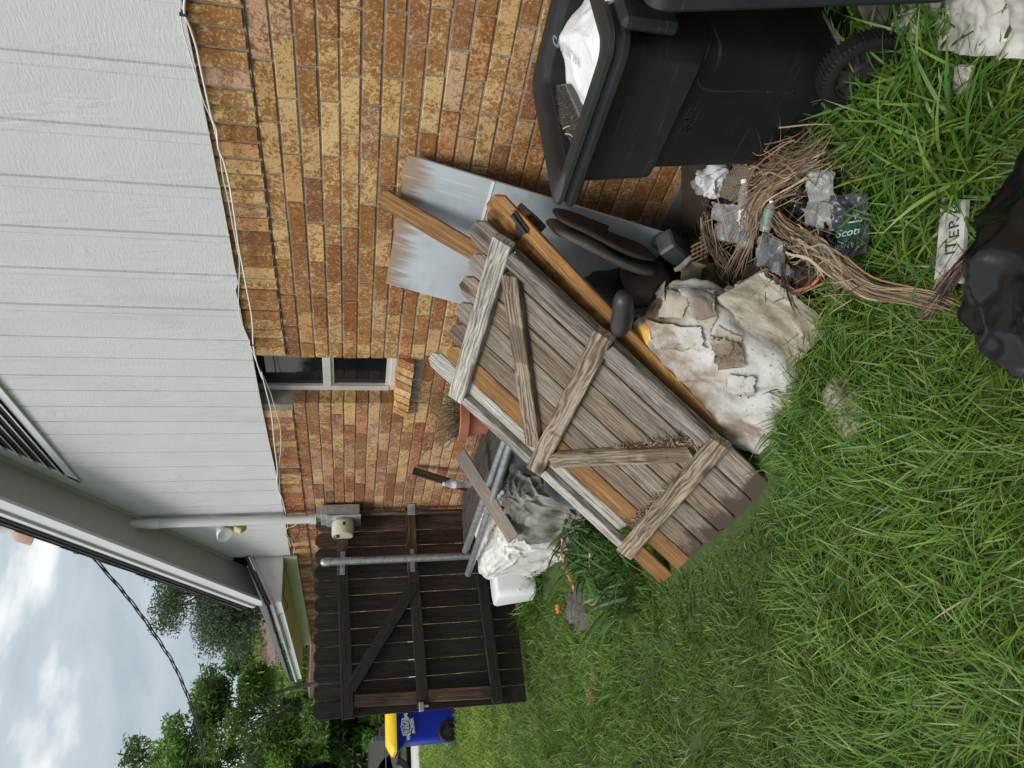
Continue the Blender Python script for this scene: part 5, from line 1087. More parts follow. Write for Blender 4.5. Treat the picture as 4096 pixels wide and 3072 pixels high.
# printed dark garden bag
sb = thing('garden_bag', 'crumpled dark blue-black garden soil bag with a green oval printed in white', 'bag', U(3400, 930, z=.08))
bq = [U(3322, 778, z=.22), U(3462, 770, z=.18), U(3470, 1010, z=.15), U(3345, 1060, z=.18)]
bagm = sheet('bag_film', bq, 80, 80, M_['navy'], sb, amp=.022, freq=11, crease=.020, cf=11, seed=5, jag=.12, bulge=.035)
bpy.context.view_layer.update()
def fz2(a, b_): return (3250 + a / 4.74, 730 + b_ / 4.74)
decal('green_oval', [fz2(350, 1040), fz2(640, 760), fz2(965, 730), fz2(640, 1130)], 20, 20, [bagm], M_['green'], sb, .003)
decal('white_edge', [fz2(640, 750), fz2(960, 700), fz2(962, 722), fz2(642, 768)], 16, 2, [bagm], M_['ink'], sb, .004)
decal('white_edge', [fz2(350, 1060), fz2(600, 1135), fz2(600, 1155), fz2(352, 1085)], 16, 2, [bagm], M_['ink'], sb, .004)
def ptext(body, px, py, dirpx, size, mat, par, objs, off=.006, sc=(1, 1), up=None, **kw):
    hc = raycast(px, py, objs, off)
    if not hc: return
    e = (CAM - hc[1]).normalized(); h1 = hc[1] + (_D * dirpx[0] - _R * dirpx[1]); rt_ = (_D * dirpx[0] - _R * dirpx[1]); rt_ = (rt_ - hc[2] * rt_.dot(hc[2])).normalized(); up_ = hc[2].cross(rt_)
    n_ = rt_.cross(up_); 
    return text('print', body, size, mat, tframe(hc[1], rt_, up_ if n_.dot(e) > 0 else -up_), par, font_scale=sc, **kw)
ptext('Scotts', *fz2(700, 925), (1, -.28), .034, M_['ink'], sb, [bagm], shear=.25, ext=.0005)
ptext('KWM', *fz2(640, 1230), (1, -.12), .026, M_['gyink'], sb, [bagm], ext=.0005)
ptext('PZ', *fz2(850, 620), (1, -.3), .026, M_['ink'], sb, [bagm], ext=.0005)
# printed white board in the grass
pbd = thing('printed_board', 'weathered white board with worn black lettering lying in the grass by the black bag', 'board', U(3815, 960, z=.06))
bd_ = slab('board', U(3782, 790, z=.10), U(3880, 800, z=.10), U(3862, 1135, z=.10), U(3752, 1125, z=.10), .012, pm('flaking_white_paint', [(.35, (.20, .19, .17)), (.5, (.42, .41, .38)), (.7, (.55, .54, .51))], 14, rough=.8, bs=.4), pbd)
bpy.context.view_layer.update()
gq = lambda a, b_: (3700 + a / 3.32, 750 + b_ / 3.32)
worn = pm('worn_black_print', [(.3, (.012, .012, .012)), (.56, (.03, .03, .03)), (.60, (.42, .41, .38))], 50, rough=.7, bs=.1)
for q in (((285, 145), (470, 150), (470, 345), (262, 330)),): decal('print_block', [gq(*p) for p in q], 3, 3, [bd_], worn, pbd, .0025)
ptext('SO', *gq(425, 240), (.0, -1), .022, M_['ink'], pbd, [bd_], off=.004, ext=.0004)
ptext('R', *gq(400, 480), (0, -1), .046, worn, pbd, [bd_], off=.003, ext=.0004); ptext('E', *gq(400, 620), (0, -1), .044, worn, pbd, [bd_], off=.003, ext=.0004); ptext('T', *gq(360, 770), (0, -1), .050, worn, pbd, [bd_], off=.003, ext=.0004); ptext('I', *gq(350, 870), (0, -1), .046, worn, pbd, [bd_], off=.003, ext=.0004)
# cream cloth, pleated paper and ridged wood beside the bin wheel
tag(sheet('stained_cloth', [U(3560, -120, z=.16), U(4140, -120, z=.24), U(4140, 255, z=.14), U(3600, 190, z=.10)], 140, 110, pm('grubby_cream_cloth', [(.3, (.16, .14, .12)), (.45, (.34, .32, .29)), (.7, (.50, .485, .46))], 9, rough=.85, bs=.8, bd=.006, bscale=22), amp=.035, freq=6, crease=.02, cf=6, seed=31, jag=.08, bulge=.03), 'grubby cream cloth crumpled on the ground behind the bin wheel', 'cloth')
tag(sheet('pleated_paper', [U(3420, -10, z=.20), U(3570, -20, z=.18), U(3540, 110, z=.14), U(3470, 130, z=.12)], 120, 20, M_['canvas'], amp=.006, freq=8, seed=7, jag=.04, fold=lambda u_, v_: .008 * abs(math.sin(u_ * PI * 13))), 'fan of grey pleated paper wedged above the bin wheel', 'paper')
rw = [U(3835, 258, z=.13), U(3902, 262, z=.13), U(3895, 375, z=.09), U(3828, 370, z=.09)]
tag(sheet('ridged_offcut', rw, 90, 10, M_['wgrey2'], amp=.002, freq=8, seed=7, fold=lambda u_, v_: .003 * abs(math.sin(u_ * PI * 9)), thick=.012), 'small pale ridged wood offcut standing in the grass by the cream cloth', 'wood offcut')
# glossy black refuse bag in the foreground
def bbf(q):
    q.z += .02 * math.sin(q.y * 26 + 3 * q.x) ; return q
tag(lump('refuse_bag', (-1.645, .72, .14), (.30, .285, .25), M_['blackbag'], rot=(0, .1, .5), e=.85, amp=.06, freq=4, crease=.032, cf=5.5, n=220, seed=17, flat=.03, fn=bbf), 'full glossy black refuse bag closest to the viewer on the grass', 'refuse bag')

# ================================================================== heap by the far fence
lumg = 'old planks stacked against the wall'
rs = random.Random(3)
for ly in range(9):
    for k in range(3):
        z = .24 + ly * .062; x = -.06 - k * .135 - rs.uniform(0, .02) - (.02 if ly % 2 else 0); y0 = 3.15 + rs.uniform(-.1, .15); y1 = 5.32 + rs.uniform(-.12, .05)
        if k < 2 and ly < 8: continue
        tag(board('plank', (x, y0, z), (x + rs.uniform(-.03, .03), y1, z + rs.uniform(-.006, .006)), (0, 0, 1), .125, .045 + rs.random() * .012, M_['wmould']), ('old blackened plank edge in the wall-side stack, %s' % ['lowest of the stack', 'second from the bottom', 'third from the bottom', 'fourth from the bottom', 'fourth from the top', 'third under the top planks', 'second under the top planks', 'just under the top planks'][ly]) if ly < 8 else 'old blackened top plank of the stack along the wall, %s' % ['against the bricks', 'the middle one', 'on the lawn side'][k], 'plank', lumg)
# planter
pl = thing('planter', 'ribbed terracotta planter of dead stalks standing on the plank stack by the wall', 'planter', (-.2, 3.66, .79))
Pc_ = Vector((-.20, 3.66, .79)); Mp = Matrix.Translation(Pc_); mb = MB(); n_ = 72
for (r0, z0), (r1, z1) in zip([(.10, 0), (.115, .02), (.135, .13), (.140, .145)], [(.115, .02), (.135, .13), (.140, .145), (.140, .15)]):
    vs = [((r + .003 * (j % 2)) * math.cos(2 * PI * j / n_), (r + .003 * (j % 2)) * math.sin(2 * PI * j / n_), z) for r, z in ((r0, z0), (r1, z1)) for j in range(n_)]
    mb.add(vs, [(j, (j + 1) % n_, n_ + (j + 1) % n_, n_ + j) for j in range(n_)], 0, Mp)
obj('planter_body', mb, M_['terra'], pl)
mb = MB(); mb.lathe([(.143, .145), (.162, .148), (.166, .198), (.158, .204), (.146, .198), (.143, .16)], Mp, 40); obj('rim', mb, M_['terra'], pl, smooth=35)
mb = MB(); mb.lathe([(0, .175), (.1, .172), (.146, .165)], Mp, 24); obj('soil', mb, M_['soil'], pl)
n = 330; a = RNG.uniform(0, 2 * PI, n); rr_ = .13 * np.sqrt(RNG.random(n)); P0 = np.stack([Pc_.x + rr_ * np.cos(a), Pc_.y + rr_ * np.sin(a), np.full(n, Pc_.z + .17)], 1)
D0 = np.stack([np.cos(a) * .5 - .1, np.sin(a) * .5 + .15, np.full(n, 1.0)], 1) + RNG.normal(size=(n, 3)) * .3; L = RNG.uniform(.06, .24, n); L[:26] = RNG.uniform(.35, .6, 26)
cc = np.array([(.16, .12, .085), (.08, .055, .04), (.24, .19, .14), (.07, .12, .03)])[RNG.choice(4, n, p=[.4, .3, .2, .1])]
blades_np(P0, D0, RNG.normal(size=(n, 3)) * .3 + np.array([0, .35, -.25]), L, np.where(L > .3, .0022, .0032), cc, cc, 5, name='dead_stalks', mat=M_['drym'], parent=pl)['kind'] = 'stuff'
n = 60; P0 = np.array([tuple(Pc_)]) + RNG.normal(size=(n, 3)) * np.array([.05, .07, .05]) + np.array([0, .02, .27]); cc = np.tile(np.array([(.06, .16, .025)]), (n, 1)) * RNG.uniform(.7, 1.4, (n, 1))
blades_np(P0, RNG.normal(size=(n, 3)), RNG.normal(size=(n, 3)) * .3, np.full(n, .022), np.full(n, .010), cc, cc, 3, name='leaf_sprigs', mat=M_['grassm'], parent=pl)['kind'] = 'stuff'
# loose boards and pipes
tag(board('brown_board', U(2052, 2156, x=-.86), U(1838, 1815, x=-.28), (-.62, -.45, .64), .105, .012, M_['wplain']), 'grey-brown plank with a dark stain propped over the steel pipes', 'board')
tag(board('trim_board', U(1870, 1950, x=-.15), U(1655, 1882, x=-.05), (-.3, -1, .1), .055, .035, M_['wdarkb']), 'brown bevelled trim board leaning on the wall behind the water bottle', 'board')
for k, (pa, pb, lab) in enumerate((((2012, 1785), (1861, 2203), 'upper shorter galvanised pipe lying over the plank stack'), ((2034, 1800), (1872, 2296), 'lower longer galvanised pipe lying over the plank stack'))):
    A = U(*pa, x=-.46 - .07 * k); B = U(*pb, x=-.62 - .12 * k); mb = MB(); d_ = (B - A).normalized(); A = A - d_ * .3
    mb.tube([A, B], .0235, 18, caps=False); mb.tube([A, B], .020, 18, caps=True); tag(obj('steel_pipe', mb, M_['galv'], smooth=40), lab, 'pipe', 'galvanised pipes on the heap')
bottle('water_bottle', 'small clear ribbed water bottle standing on the plank stack by the fence', Vector((-.30, 4.42, .80)), Vector((-.30, 4.42, 1.0)), .032, M_['clear'], pm('clear_blue_label', [(.4, (.35, .45, .55)), (.6, (.7, .75, .78))], 30, rough=.3, bs=0), .55, .72)
# tarp covered bulk, canvas, tub
tag(lump('wrapped_bundle', (-.50, 4.66, .42), (.33, .42, .255), M_['tarp'], rot=(.12, .06, -.08), e=.36, amp=.02, freq=5, crease=.022, cf=15, n=240, seed=41, flat=.12), 'bulky bundle wrapped in dirty white woven tarp near the back fence', 'bundle')
tag(lump('dirty_canvas', (-.60, 4.02, .40), (.22, .26, .27), M_['canvas'], rot=(0, .2, .2), e=.45, amp=.03, freq=6, crease=.030, cf=16, n=220, seed=43, flat=.1), 'dirty grey canvas slumped beside the white wrapped bundle', 'canvas')
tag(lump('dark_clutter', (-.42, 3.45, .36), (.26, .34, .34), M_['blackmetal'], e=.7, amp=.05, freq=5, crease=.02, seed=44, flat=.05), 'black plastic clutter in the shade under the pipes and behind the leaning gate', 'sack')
tb = thing('plastic_tub', 'white plastic tub lying in the grass at the end of the wrapped bundle', 'tub', (-.93, 5.02, .2)); mb = MB()
Mt = Matrix.Translation(U(2050, 2362, y=5.05)) @ Matrix.Rotation(.1, 4, 'Z'); 
loft(mb, [[tuple(Mt @ Vector((x, y, z))) for x, y in rrect(-.08 + i_, .19 - i_, -.12 + i_, .12 - i_, .05)] for z, i_ in ((-.16, .03), (-.15, .02), (.11, .0), (.13, .006), (.14, .03))], True, True); obj('tub_body', mb, M_['white'], tb, smooth=40)
mb = MB(); mb.lathe([(0, 0), (.012, 0), (.012, .006), (0, .009)], Mt @ Matrix.Translation((-.05, -.121, -.02)) @ Matrix.Rotation(PI / 2, 4, 'X'), 12); obj('drain_plug', mb, M_['white'], tb)
mb = MB(); pcn = U(2305, 1915, x=-.80); mb.lathe([(0, 0), (.14, .0), (.165, .035), (.172, .037), (.168, .031), (.14, -.004), (0, -.004)], frame(pcn, Vector((-.8, -.45, .35)), _R), 40)
tag(obj('metal_pan', mb, [pm('grey_pan_metal', [(.3, (.12, .13, .14)), (.7, (.2, .21, .22))], 5, rough=.3, metal=.4, bs=0)], smooth=40), 'round grey metal pan edge showing under the left side of the leaning gate', 'pan')
# ribbon, flower, buried stump
rq = lambda a, b_, z: U(2100 + a / 2.552, 1850 + b_ / 2.552, z=z)
def ribbon(pts, w_, name, lab, cat, mat):
    Q = spline(pts, 6); vs, fs = [], []
    for i, p in enumerate(Q):
        t = (Q[min(i + 1, len(Q) - 1)] - Q[max(i - 1, 0)]).normalized(); s_ = t.cross((CAM - p).normalized() + Vector((math.sin(i * .25), 0, .4 * math.cos(i * .2)))).normalized() * w_ * .5; vs += [p - s_, p + s_, p + s_ + Vector((0, 0, .001)), p - s_ + Vector((0, 0, .001))]
        if i: a = 4 * (i - 1); b_ = 4 * i; fs += [(a, a + 1, b_ + 1, b_), (a + 2, a + 3, b_ + 3, b_ + 2), (a + 1, a + 2, b_ + 2, b_ + 1), (a + 3, a, b_, b_ + 3)]
    mb = MB(); mb.add(vs, fs); return tag(obj(name, mb, mat, recalc=False), lab, cat)
ribbon([rq(375, 780, .42), rq(375, 940, .38), rq(410, 1080, .34), rq(460, 1200, .30), rq(510, 1320, .26), rq(560, 1430, .24), rq(630, 1468, .24), rq(700, 1445, .24), rq(755, 1385, .24)], .014, 'orange_ribbon', 'long curling orange plastic ribbon hanging through the weeds by the bundle', 'ribbon', M_['orib'])
ribbon([rq(660, 930, .34), rq(655, 1040, .32), rq(680, 1110, .30), rq(708, 1190, .28)], .010, 'orange_ribbon', 'short orange ribbon scrap in the weeds nearer the leaning gate', 'ribbon', M_['orib'])
fl_ = thing('orange_flower', 'small orange and yellow flower in the grass near the tub', 'flower', rq(380, 1560, .16)); fp = rq(370, 1490, .30)
n = 9; a = np.linspace(0, 2 * PI, n, endpoint=False); cc = np.array([(.75, .12, .02), (.75, .35, .03)])[np.arange(n) % 2]
blades_np(np.tile(np.array([tuple(fp)]), (n, 1)), np.stack([np.cos(a), np.sin(a), np.full(n, .6)], 1), np.tile(np.array([[0, 0, .4]]), (n, 1)), np.full(n, .045), np.full(n, .028), cc, cc, 4, name='petals', mat=M_['grassm'], parent=fl_)
mb = MB(); mb.tube([rq(380, 1600, .16), fp], .003, 5); obj('stem', mb, pm('green_stem', [(.3, (.06, .14, .03)), (.7, (.08, .18, .04))], 5, bs=0), fl_)
tag(lump('tree_stump', tuple(U(2335, 2425, z=.20)), (.15, .20, .07), M_['bark'], e=.8, amp=.05, freq=8, crease=.02, cf=12, n=70, seed=51, flat=.1), 'rotten grey-brown stump half buried in weeds in front of the tub', 'stump')

# ================================================================== beyond the gate
rb = thing('recycling_bin', 'blue wheelie bin with yellow lid and white lettering standing on the lawn past the gate', 'wheelie bin', (-1.0, 10.5, .2))
Bc = Vector((-1.02, 10.45, gz(-1, 10.45))); cv = lambda a, b_, y: U(1400 + a / 4.424, 2700 + b_ / 4.424, y=y)
YB = 10.2
pA, pB_ = cv(820, 690, YB), cv(1060, 1275, YB); pL, pBt = cv(880, 1370, YB), cv(1850, 1140, YB)
zt = cv(830, 1000, YB).z; zl = cv(700, 1000, YB).z; x_l = cv(860, 1370, YB).x; x_lb = cv(1800, 1125, YB).x; z_b = gz(-1, YB) + .03; x_rt = x_l + .66; x_rb = x_lb + .56
mb = MB()
def rg(x0, x1, y0, y1, z): return [(a, b_, z) for a, b_ in rrect(x0, x1, y0, y1, .05)]
loft(mb, [rg(x_lb, x_rb, YB + .03, YB + .46, z_b), rg(x_lb * .8 + x_l * .2 + .03, x_rt - .03, YB + .01, YB + .52, zt - .26), rg(x_l + .11, x_rt - .01, YB, YB + .56, zt - .10), rg(x_l + .03, x_rt, YB - .01, YB + .6, zt - .03), rg(x_l, x_rt, YB - .02, YB + .62, zt)], True, False); obj('body', mb, M_['blue'], rb, smooth=35)
mb = MB(); loft(mb, [rg(x_l + .01, x_rt + .01, YB - .04, YB + .63, zt + .004), rg(x_l + .01, x_rt + .01, YB - .04, YB + .63, zt + .04), rg(x_l + .08, x_rt - .02, YB - .01, YB + .55, zl + .0), rg(x_l + .14, x_rt - .06, YB + .04, YB + .5, zl + .035)], True, True); obj('lid', mb, M_['yellow'], rb, smooth=30)
wc = cv(1765, 990, YB); mb = MB(); Mw = Matrix.Translation((wc.x, YB - .0, gz(-1, YB) + .13)) @ Matrix.Rotation(PI / 2, 4, 'X'); mb.lathe([(.09, -.03), (.12, -.03), (.13, -.015), (.13, .015), (.12, .03), (.09, .03)], Mw, 30)
wh = obj('wheel', mb, M_['rubber'], rb, smooth=35); mb = MB(); mb.lathe([(0, .02), (.02, .02), (.09, .005), (.09, -.01)], Mw, 24)
for k in range(5): mb.box(.015, .09, -.008, .008, .0, .022, M=Mw @ Matrix.Rotation(2 * PI * k / 5, 4, 'Z'))
obj('hub', mb, M_['plastic'], wh, smooth=30)
lc = cv(1000, 915, YB); Ml = lambda P, tilt=0: tframe(P, Vector((1, 0, .10)), Vector((-.05, 0, 1)))
fy = YB - .03; T_ = lambda zx, zy: Vector((cv(zx, zy, YB).x, YB - .018, cv(zx, zy, YB).z))
text('bin_print', 'FRONTIER', .062, M_['ink'], Ml(T_(958, 915)), rb, font_scale=(.72, 1.0), ext=.002); text('bin_print', 'WASTE SOLUTIONS', .058, M_['ink'], Ml(T_(1012, 915)), rb, font_scale=(.62, 1.05), ext=.002, bold=.0015)
text('bin_print', '866-564-2003', .040, M_['ink'], Ml(T_(1102, 900)), rb, font_scale=(.78, .9), ext=.002, bold=.001); text('bin_print', 'www.frontierwaste.com', .020, M_['ink'], Ml(T_(1128, 900)), rb, ext=.002)
mb = MB(); hexp = [T_(900, 925), T_(925, 775), T_(1030, 758), T_(1082, 900), T_(1065, 1055), T_(945, 1073)]; mb.tube([p + Vector((0, -.001, 0)) for p in hexp], .004, 5, closed=True); obj('badge_frame', mb, M_['ink'], rb)
# pick-up truck
tk = thing('pickup_truck', 'dusty grey pickup truck parked on the driveway, cut off at the edge of view', 'pickup', (-1.4, 20.5, .12)); TY = 20.2
tv = lambda a, b_: U(1400 + a / 4.424, 2700 + b_ / 4.424, y=TY); z_top = tv(345, 1200).z; z_wa = tv(630, 1200).z; z_bt = tv(860, 1400).z; xr = tv(500, 1110).x
mb = MB(); prof = [(xr, z_bt + .05), (xr + .02, z_wa), (xr - .02, z_top - .03), (xr - .06, z_top), (xr - 2.0, z_top + .02), (xr - 2.02, z_top + .6), (xr - 4.8, z_top + .55), (xr - 5.4, z_top), (xr - 6.4, z_top - .15), (xr - 6.5, z_bt)]
wx = tv(1000, 1646).x - .12; arch = [(wx - .47 * math.cos(a), .50 + .47 * math.sin(a)) for a in np.linspace(0, PI, 12)]
wx2 = wx - 3.5; arch2 = [(wx2 - .47 * math.cos(a), .50 + .47 * math.sin(a)) for a in np.linspace(0, PI, 12)]
prof = prof + [(wx2 - .47, z_bt)] + arch2[::-1][1:-1] + [(wx2 + .47, z_bt), (wx - .47, z_bt)] + arch[::-1][1:-1] + [(wx + .47, z_bt)]
mb.prism([(x, TY, z) for x, z in prof], (0, 1.8, 0)); obj('body', mb, M_['carp'], tk)
mb = MB(); mb.box(xr - 6.4, xr + .0, TY - .012, TY, z_wa - .015, z_wa + .012, ch=.004); obj('side_crease', mb, M_['carp'], tk)
mb = MB(); mb.box(xr - .10, xr + .03, TY - .02, TY + .25, tv(610, 1150).z, tv(385, 1150).z, ch=.02); obj('tail_lamp', mb, M_['tail'], tk)
mb = MB(); mb.box(xr - 4.6, xr - 2.1, TY - .01, TY, z_top + .08, z_top + .5); obj('window', mb, M_['carg'], tk)
for wxx in (wx, wx2):
    for yy in (TY + .12, TY + 1.66):
        Mw = Matrix.Translation((wxx, yy, .50)) @ Matrix.Rotation(PI / 2, 4, 'X'); mb = MB(); mb.lathe([(.22, -.11), (.36, -.12), (.385, -.08), (.385, .08), (.36, .12), (.22, .11)], Mw, 30); wh = obj('wheel', mb, M_['rubber'], tk, smooth=35)
        mb = MB(); mb.lathe([(0, .07), (.06, .08), (.2, .05), (.225, .11), (.225, -.08), (0, -.08)], Mw, 24); obj('rim', mb, M_['galv'], wh, smooth=35)
tl = thing('covered_trailer', 'dark grey covered trailer parked between the pickup tail and the blue bin', 'trailer', (.2, 21, .12)); xr2 = xr
q = [tv(540, 1090), tv(540, 900), tv(620, 790), tv(760, 700), tv(860, 700), tv(860, 1090)]
mb = MB(); mb.prism([(p.x, TY + .4, p.z) for p in q], (0, 1.4, 0)); obj('cover', mb, pm('dark_grey_vinyl', [(.3, (.045, .045, .05)), (.7, (.09, .09, .095))], 3, rough=.5, bs=.2), tl)
for yy in (TY + .45, TY + 1.7):
    Mw = Matrix.Translation((q[2].x, yy, .42)) @ Matrix.Rotation(PI / 2, 4, 'X'); mb = MB(); mb.lathe([(0, -.1), (.28, -.1), (.30, 0), (.28, .1), (0, .1)], Mw, 24); obj('wheel', mb, M_['rubber'], tl, smooth=35)
# neighbour's house
nb = thing('neighbour_house', 'red brick neighbour house with a brown gable roof peeking above the back gate', 'house', (4, 24, 0)); NY = 22
nv = lambda a, b_: U(900 + a / 2.074, 2000 + b_ / 2.074, y=NY); g0, g1, g2 = nv(652, 1180), nv(775, 1420), nv(650, 900)
mb = MB(); mb.box(g1.x - .3, g0.x + 8, NY + .3, NY + 9, 0, nv(700, 1400).z + .1); obj('wall', mb, M_['redbrick'], nb)
mb = MB(); zr = nv(745, 1400).z; mb.prism([(g1.x - .7, NY, zr), (g1.x + 5, NY, zr), (g1.x + 5, NY + 3.5, zr + 2.0), (g0.x, NY + 3.5, zr + 2.0), (g0.x - .1, NY + 1.6, nv(655, 1180).z)], (0, 0, .12)); obj('roof', mb, M_['roofn'], nb)

# ================================================================== trees
def tree(name, lab, base, h, crown, nleaf, lsize, cols, trunk_r=.16, nb_=7, seed=1, clump=.5, droop=0, open_=0.5, group=None, limb=True):
    """crown: list of (centre offset, radii) ellipsoids; leaves gathered in clumps round twig ends"""
    rr = np.random.default_rng(seed); t = thing(name, lab, 'tree', base, group); B = Vector(base)
    mb = MB(); c0 = crown[0][0]; top = B + Vector((c0[0], c0[1], c0[2] + crown[0][1][2] * .3)); bend = Vector((rr.normal() * .2, rr.normal() * .2, 0))
    mb.tube([B + (top - B) * k + bend * math.sin(k * PI) for k in np.linspace(0, 1, 7)], [trunk_r * (1 - .75 * k) for k in np.linspace(0, 1, 7)], 9); obj('trunk', mb, M_['bark'], t, smooth=True)
    mb = MB(); cl = []
    for c, r in crown:
        k = max(6, int(nb_ * r[0] * r[2]))
        for i in range(k):
            d = rr.normal(size=3); d /= np.linalg.norm(d); s = (.45 + .55 * rr.random() ** open_); p = B + Vector(c) + Vector((d[0] * r[0] * s, d[1] * r[1] * s, d[2] * r[2] * s)); cl.append(p)
            if limb:
                st = B + (top - B) * rr.uniform(.6, .97); md = (st + p) / 2 + Vector((0, 0, .12 * (p - st).length)) + Vector(rr.normal(size=3)) * .08
                mb.tube([st, md, p], [trunk_r * .14, trunk_r * .09, trunk_r * .03], 5)
    if limb: obj('branches', mb, M_['bark'], t, smooth=True)
    n = nleaf; ci = rr.integers(0, len(cl), n); cp_ = np.array([tuple(p) for p in cl])[ci]; off = np.clip(rr.normal(size=(n, 3)), -1.5, 1.5) * clump * np.array([1, 1, .62]); P0 = cp_ + off
    base_c = np.array(cols)[rr.integers(0, len(cols), len(cl))][ci]; cc = base_c * rr.uniform(.7, 1.5, (n, 1)) * 1.6; D0 = rr.normal(size=(n, 3)) + np.array([0, 0, -droop])
    o = blades_np(P0, D0, rr.normal(size=(n, 3)) * .3, rr.uniform(.7, 1.3, n) * lsize, rr.uniform(.3, .5, n) * lsize, cc, cc * 1.1, 2, side=rr.normal(size=(n, 3)), name='crown', mat=M_['leafm'], parent=t); return t
def dirp(px, py, y): return U(px, py, y=y)
GRN = [(.055, .10, .020), (.075, .135, .025), (.045, .08, .018), (.09, .15, .03)]
LGT = [(.11, .19, .03), (.14, .23, .035), (.09, .16, .025)]
DGN = [(.030, .055, .018), (.022, .042, .014), (.042, .075, .022)]
JUN = [(.045, .07, .035), (.035, .055, .028), (.06, .085, .045)]
def crown_at(px, py, y, rx, rz, ry=None):
    p = dirp(px, py, y); return p, (rx, ry or rx, rz)
def mk(name, lab, blobs, y, **k):
    cs = []; b0 = dirp(*blobs[0][:2], y); base = (b0.x, y, gz(b0.x, y) - .05)
    for bx_, by_, rx, rz in blobs: p = dirp(bx_, by_, y); cs.append(((p.x - base[0], rx * .0, p.z - base[2]), (rx, rx, rz)))
    return tree(name, lab, base, 0, cs, **k)
mk('shade_tree', 'tall open-crowned tree with bare limbs showing against the clouds at far left', [(930, 2860, 1.2, .8), (740, 3010, 1.1, .7), (820, 2900, .8, .6), (960, 2760, .8, .6), (610, 3080, 1.0, .7), (880, 3060, 1.3, .9)], 17, nleaf=24000, lsize=.10, cols=GRN + LGT[2:], nb_=5, seed=3, clump=.20, droop=.5, trunk_r=.08, open_=.6)
mk('juniper_tree', 'grey-green dense-foliaged tree rising just above the roof edge', [(800, 2370, 1.1, .75), (900, 2440, .85, .6), (700, 2350, .75, .45), (990, 2470, .6, .5)], 15, nleaf=36000, lsize=.06, cols=JUN, nb_=14, seed=5, clump=.26, trunk_r=.2)
mk('young_tree', 'bright yellow-green leafy tree just beyond the low eave', [(1120, 2590, 1.05, 1.0), (1060, 2535, .85, .65), (1150, 2690, 1.15, 1.0), (1060, 2650, .75, .65)], 26, nleaf=17000, lsize=.13, cols=LGT, nb_=6, seed=6, clump=.34, droop=.5, trunk_r=.10)
mk('shade_tree', 'broad mid-green tree filling the space left of the low eave', [(1200, 2850, 2.0, 1.2), (1120, 2960, 1.5, .9), (1220, 2720, 1.4, 1.0)], 24, nleaf=34000, lsize=.13, cols=GRN + LGT[2:] + DGN[:1], nb_=5, seed=7, clump=.34, droop=.4)
mk('dark_tree', 'darkest dense tree low behind the back gate and truck', [(1330, 2850, 3.0, 1.6), (1340, 3000, 2.4, 1.5), (1300, 2650, 2.5, 1.6), (1250, 3080, 2.4, 1.5)], 30, nleaf=30000, lsize=.22, cols=DGN, nb_=4, seed=8, clump=.45)
mk('dark_tree', 'dark tree at the far left behind the pickup', [(1240, 3050, 2.2, 1.9), (1150, 3110, 2.0, 1.4), (1360, 3110, 2.0, 1.4)], 26, nleaf=22000, lsize=.19, cols=DGN + GRN[2:3], nb_=5, seed=9, clump=.4)
mk('green_shrub', 'rounded bright green shrub beside the trailer behind the blue bin', [(1490, 2905, .75, .65), (1530, 2880, .6, .5)], 24, nleaf=9000, lsize=.10, cols=[(.07, .14, .02), (.09, .17, .03)], nb_=16, seed=10, clump=.16, trunk_r=.06, limb=False)
mk('hedge_tree', 'dense green tree behind the neighbour roof', [(1220, 2600, 2.2, 1.5), (1180, 2450, 2.0, 1.4)], 34, nleaf=14000, lsize=.22, cols=GRN, nb_=5, seed=11, clump=.4, limb=False)
mb = MB(); rr_ = random.Random(9); n_ = 90; vs = []
for i in range(n_ + 1):
    x = -60 + 130 * i / n_; vs += [(x, 48, -.5), (x, 48 + 2, 4.6 + 1.6 * fbm((x * .16, 0, 3)) + .5 * rr_.random())]
tag(blades_np(*(lambda n: (np.stack([RNG.uniform(-60, 70, n), RNG.uniform(44, 50, n), RNG.uniform(0, 1, n) ** .8 * 5.2], 1), RNG.normal(size=(n, 3)), RNG.normal(size=(n, 3)) * .2, RNG.uniform(.5, 1.1, n), RNG.uniform(.3, .5, n), np.array(DGN)[RNG.integers(0, 3, n)] * .9, np.array(DGN)[RNG.integers(0, 3, n)], 2))(26000), name='far_woodland', mat=M_['leafm']), 'dark wall of distant trees closing the view behind the driveway', 'woodland', kind='stuff')

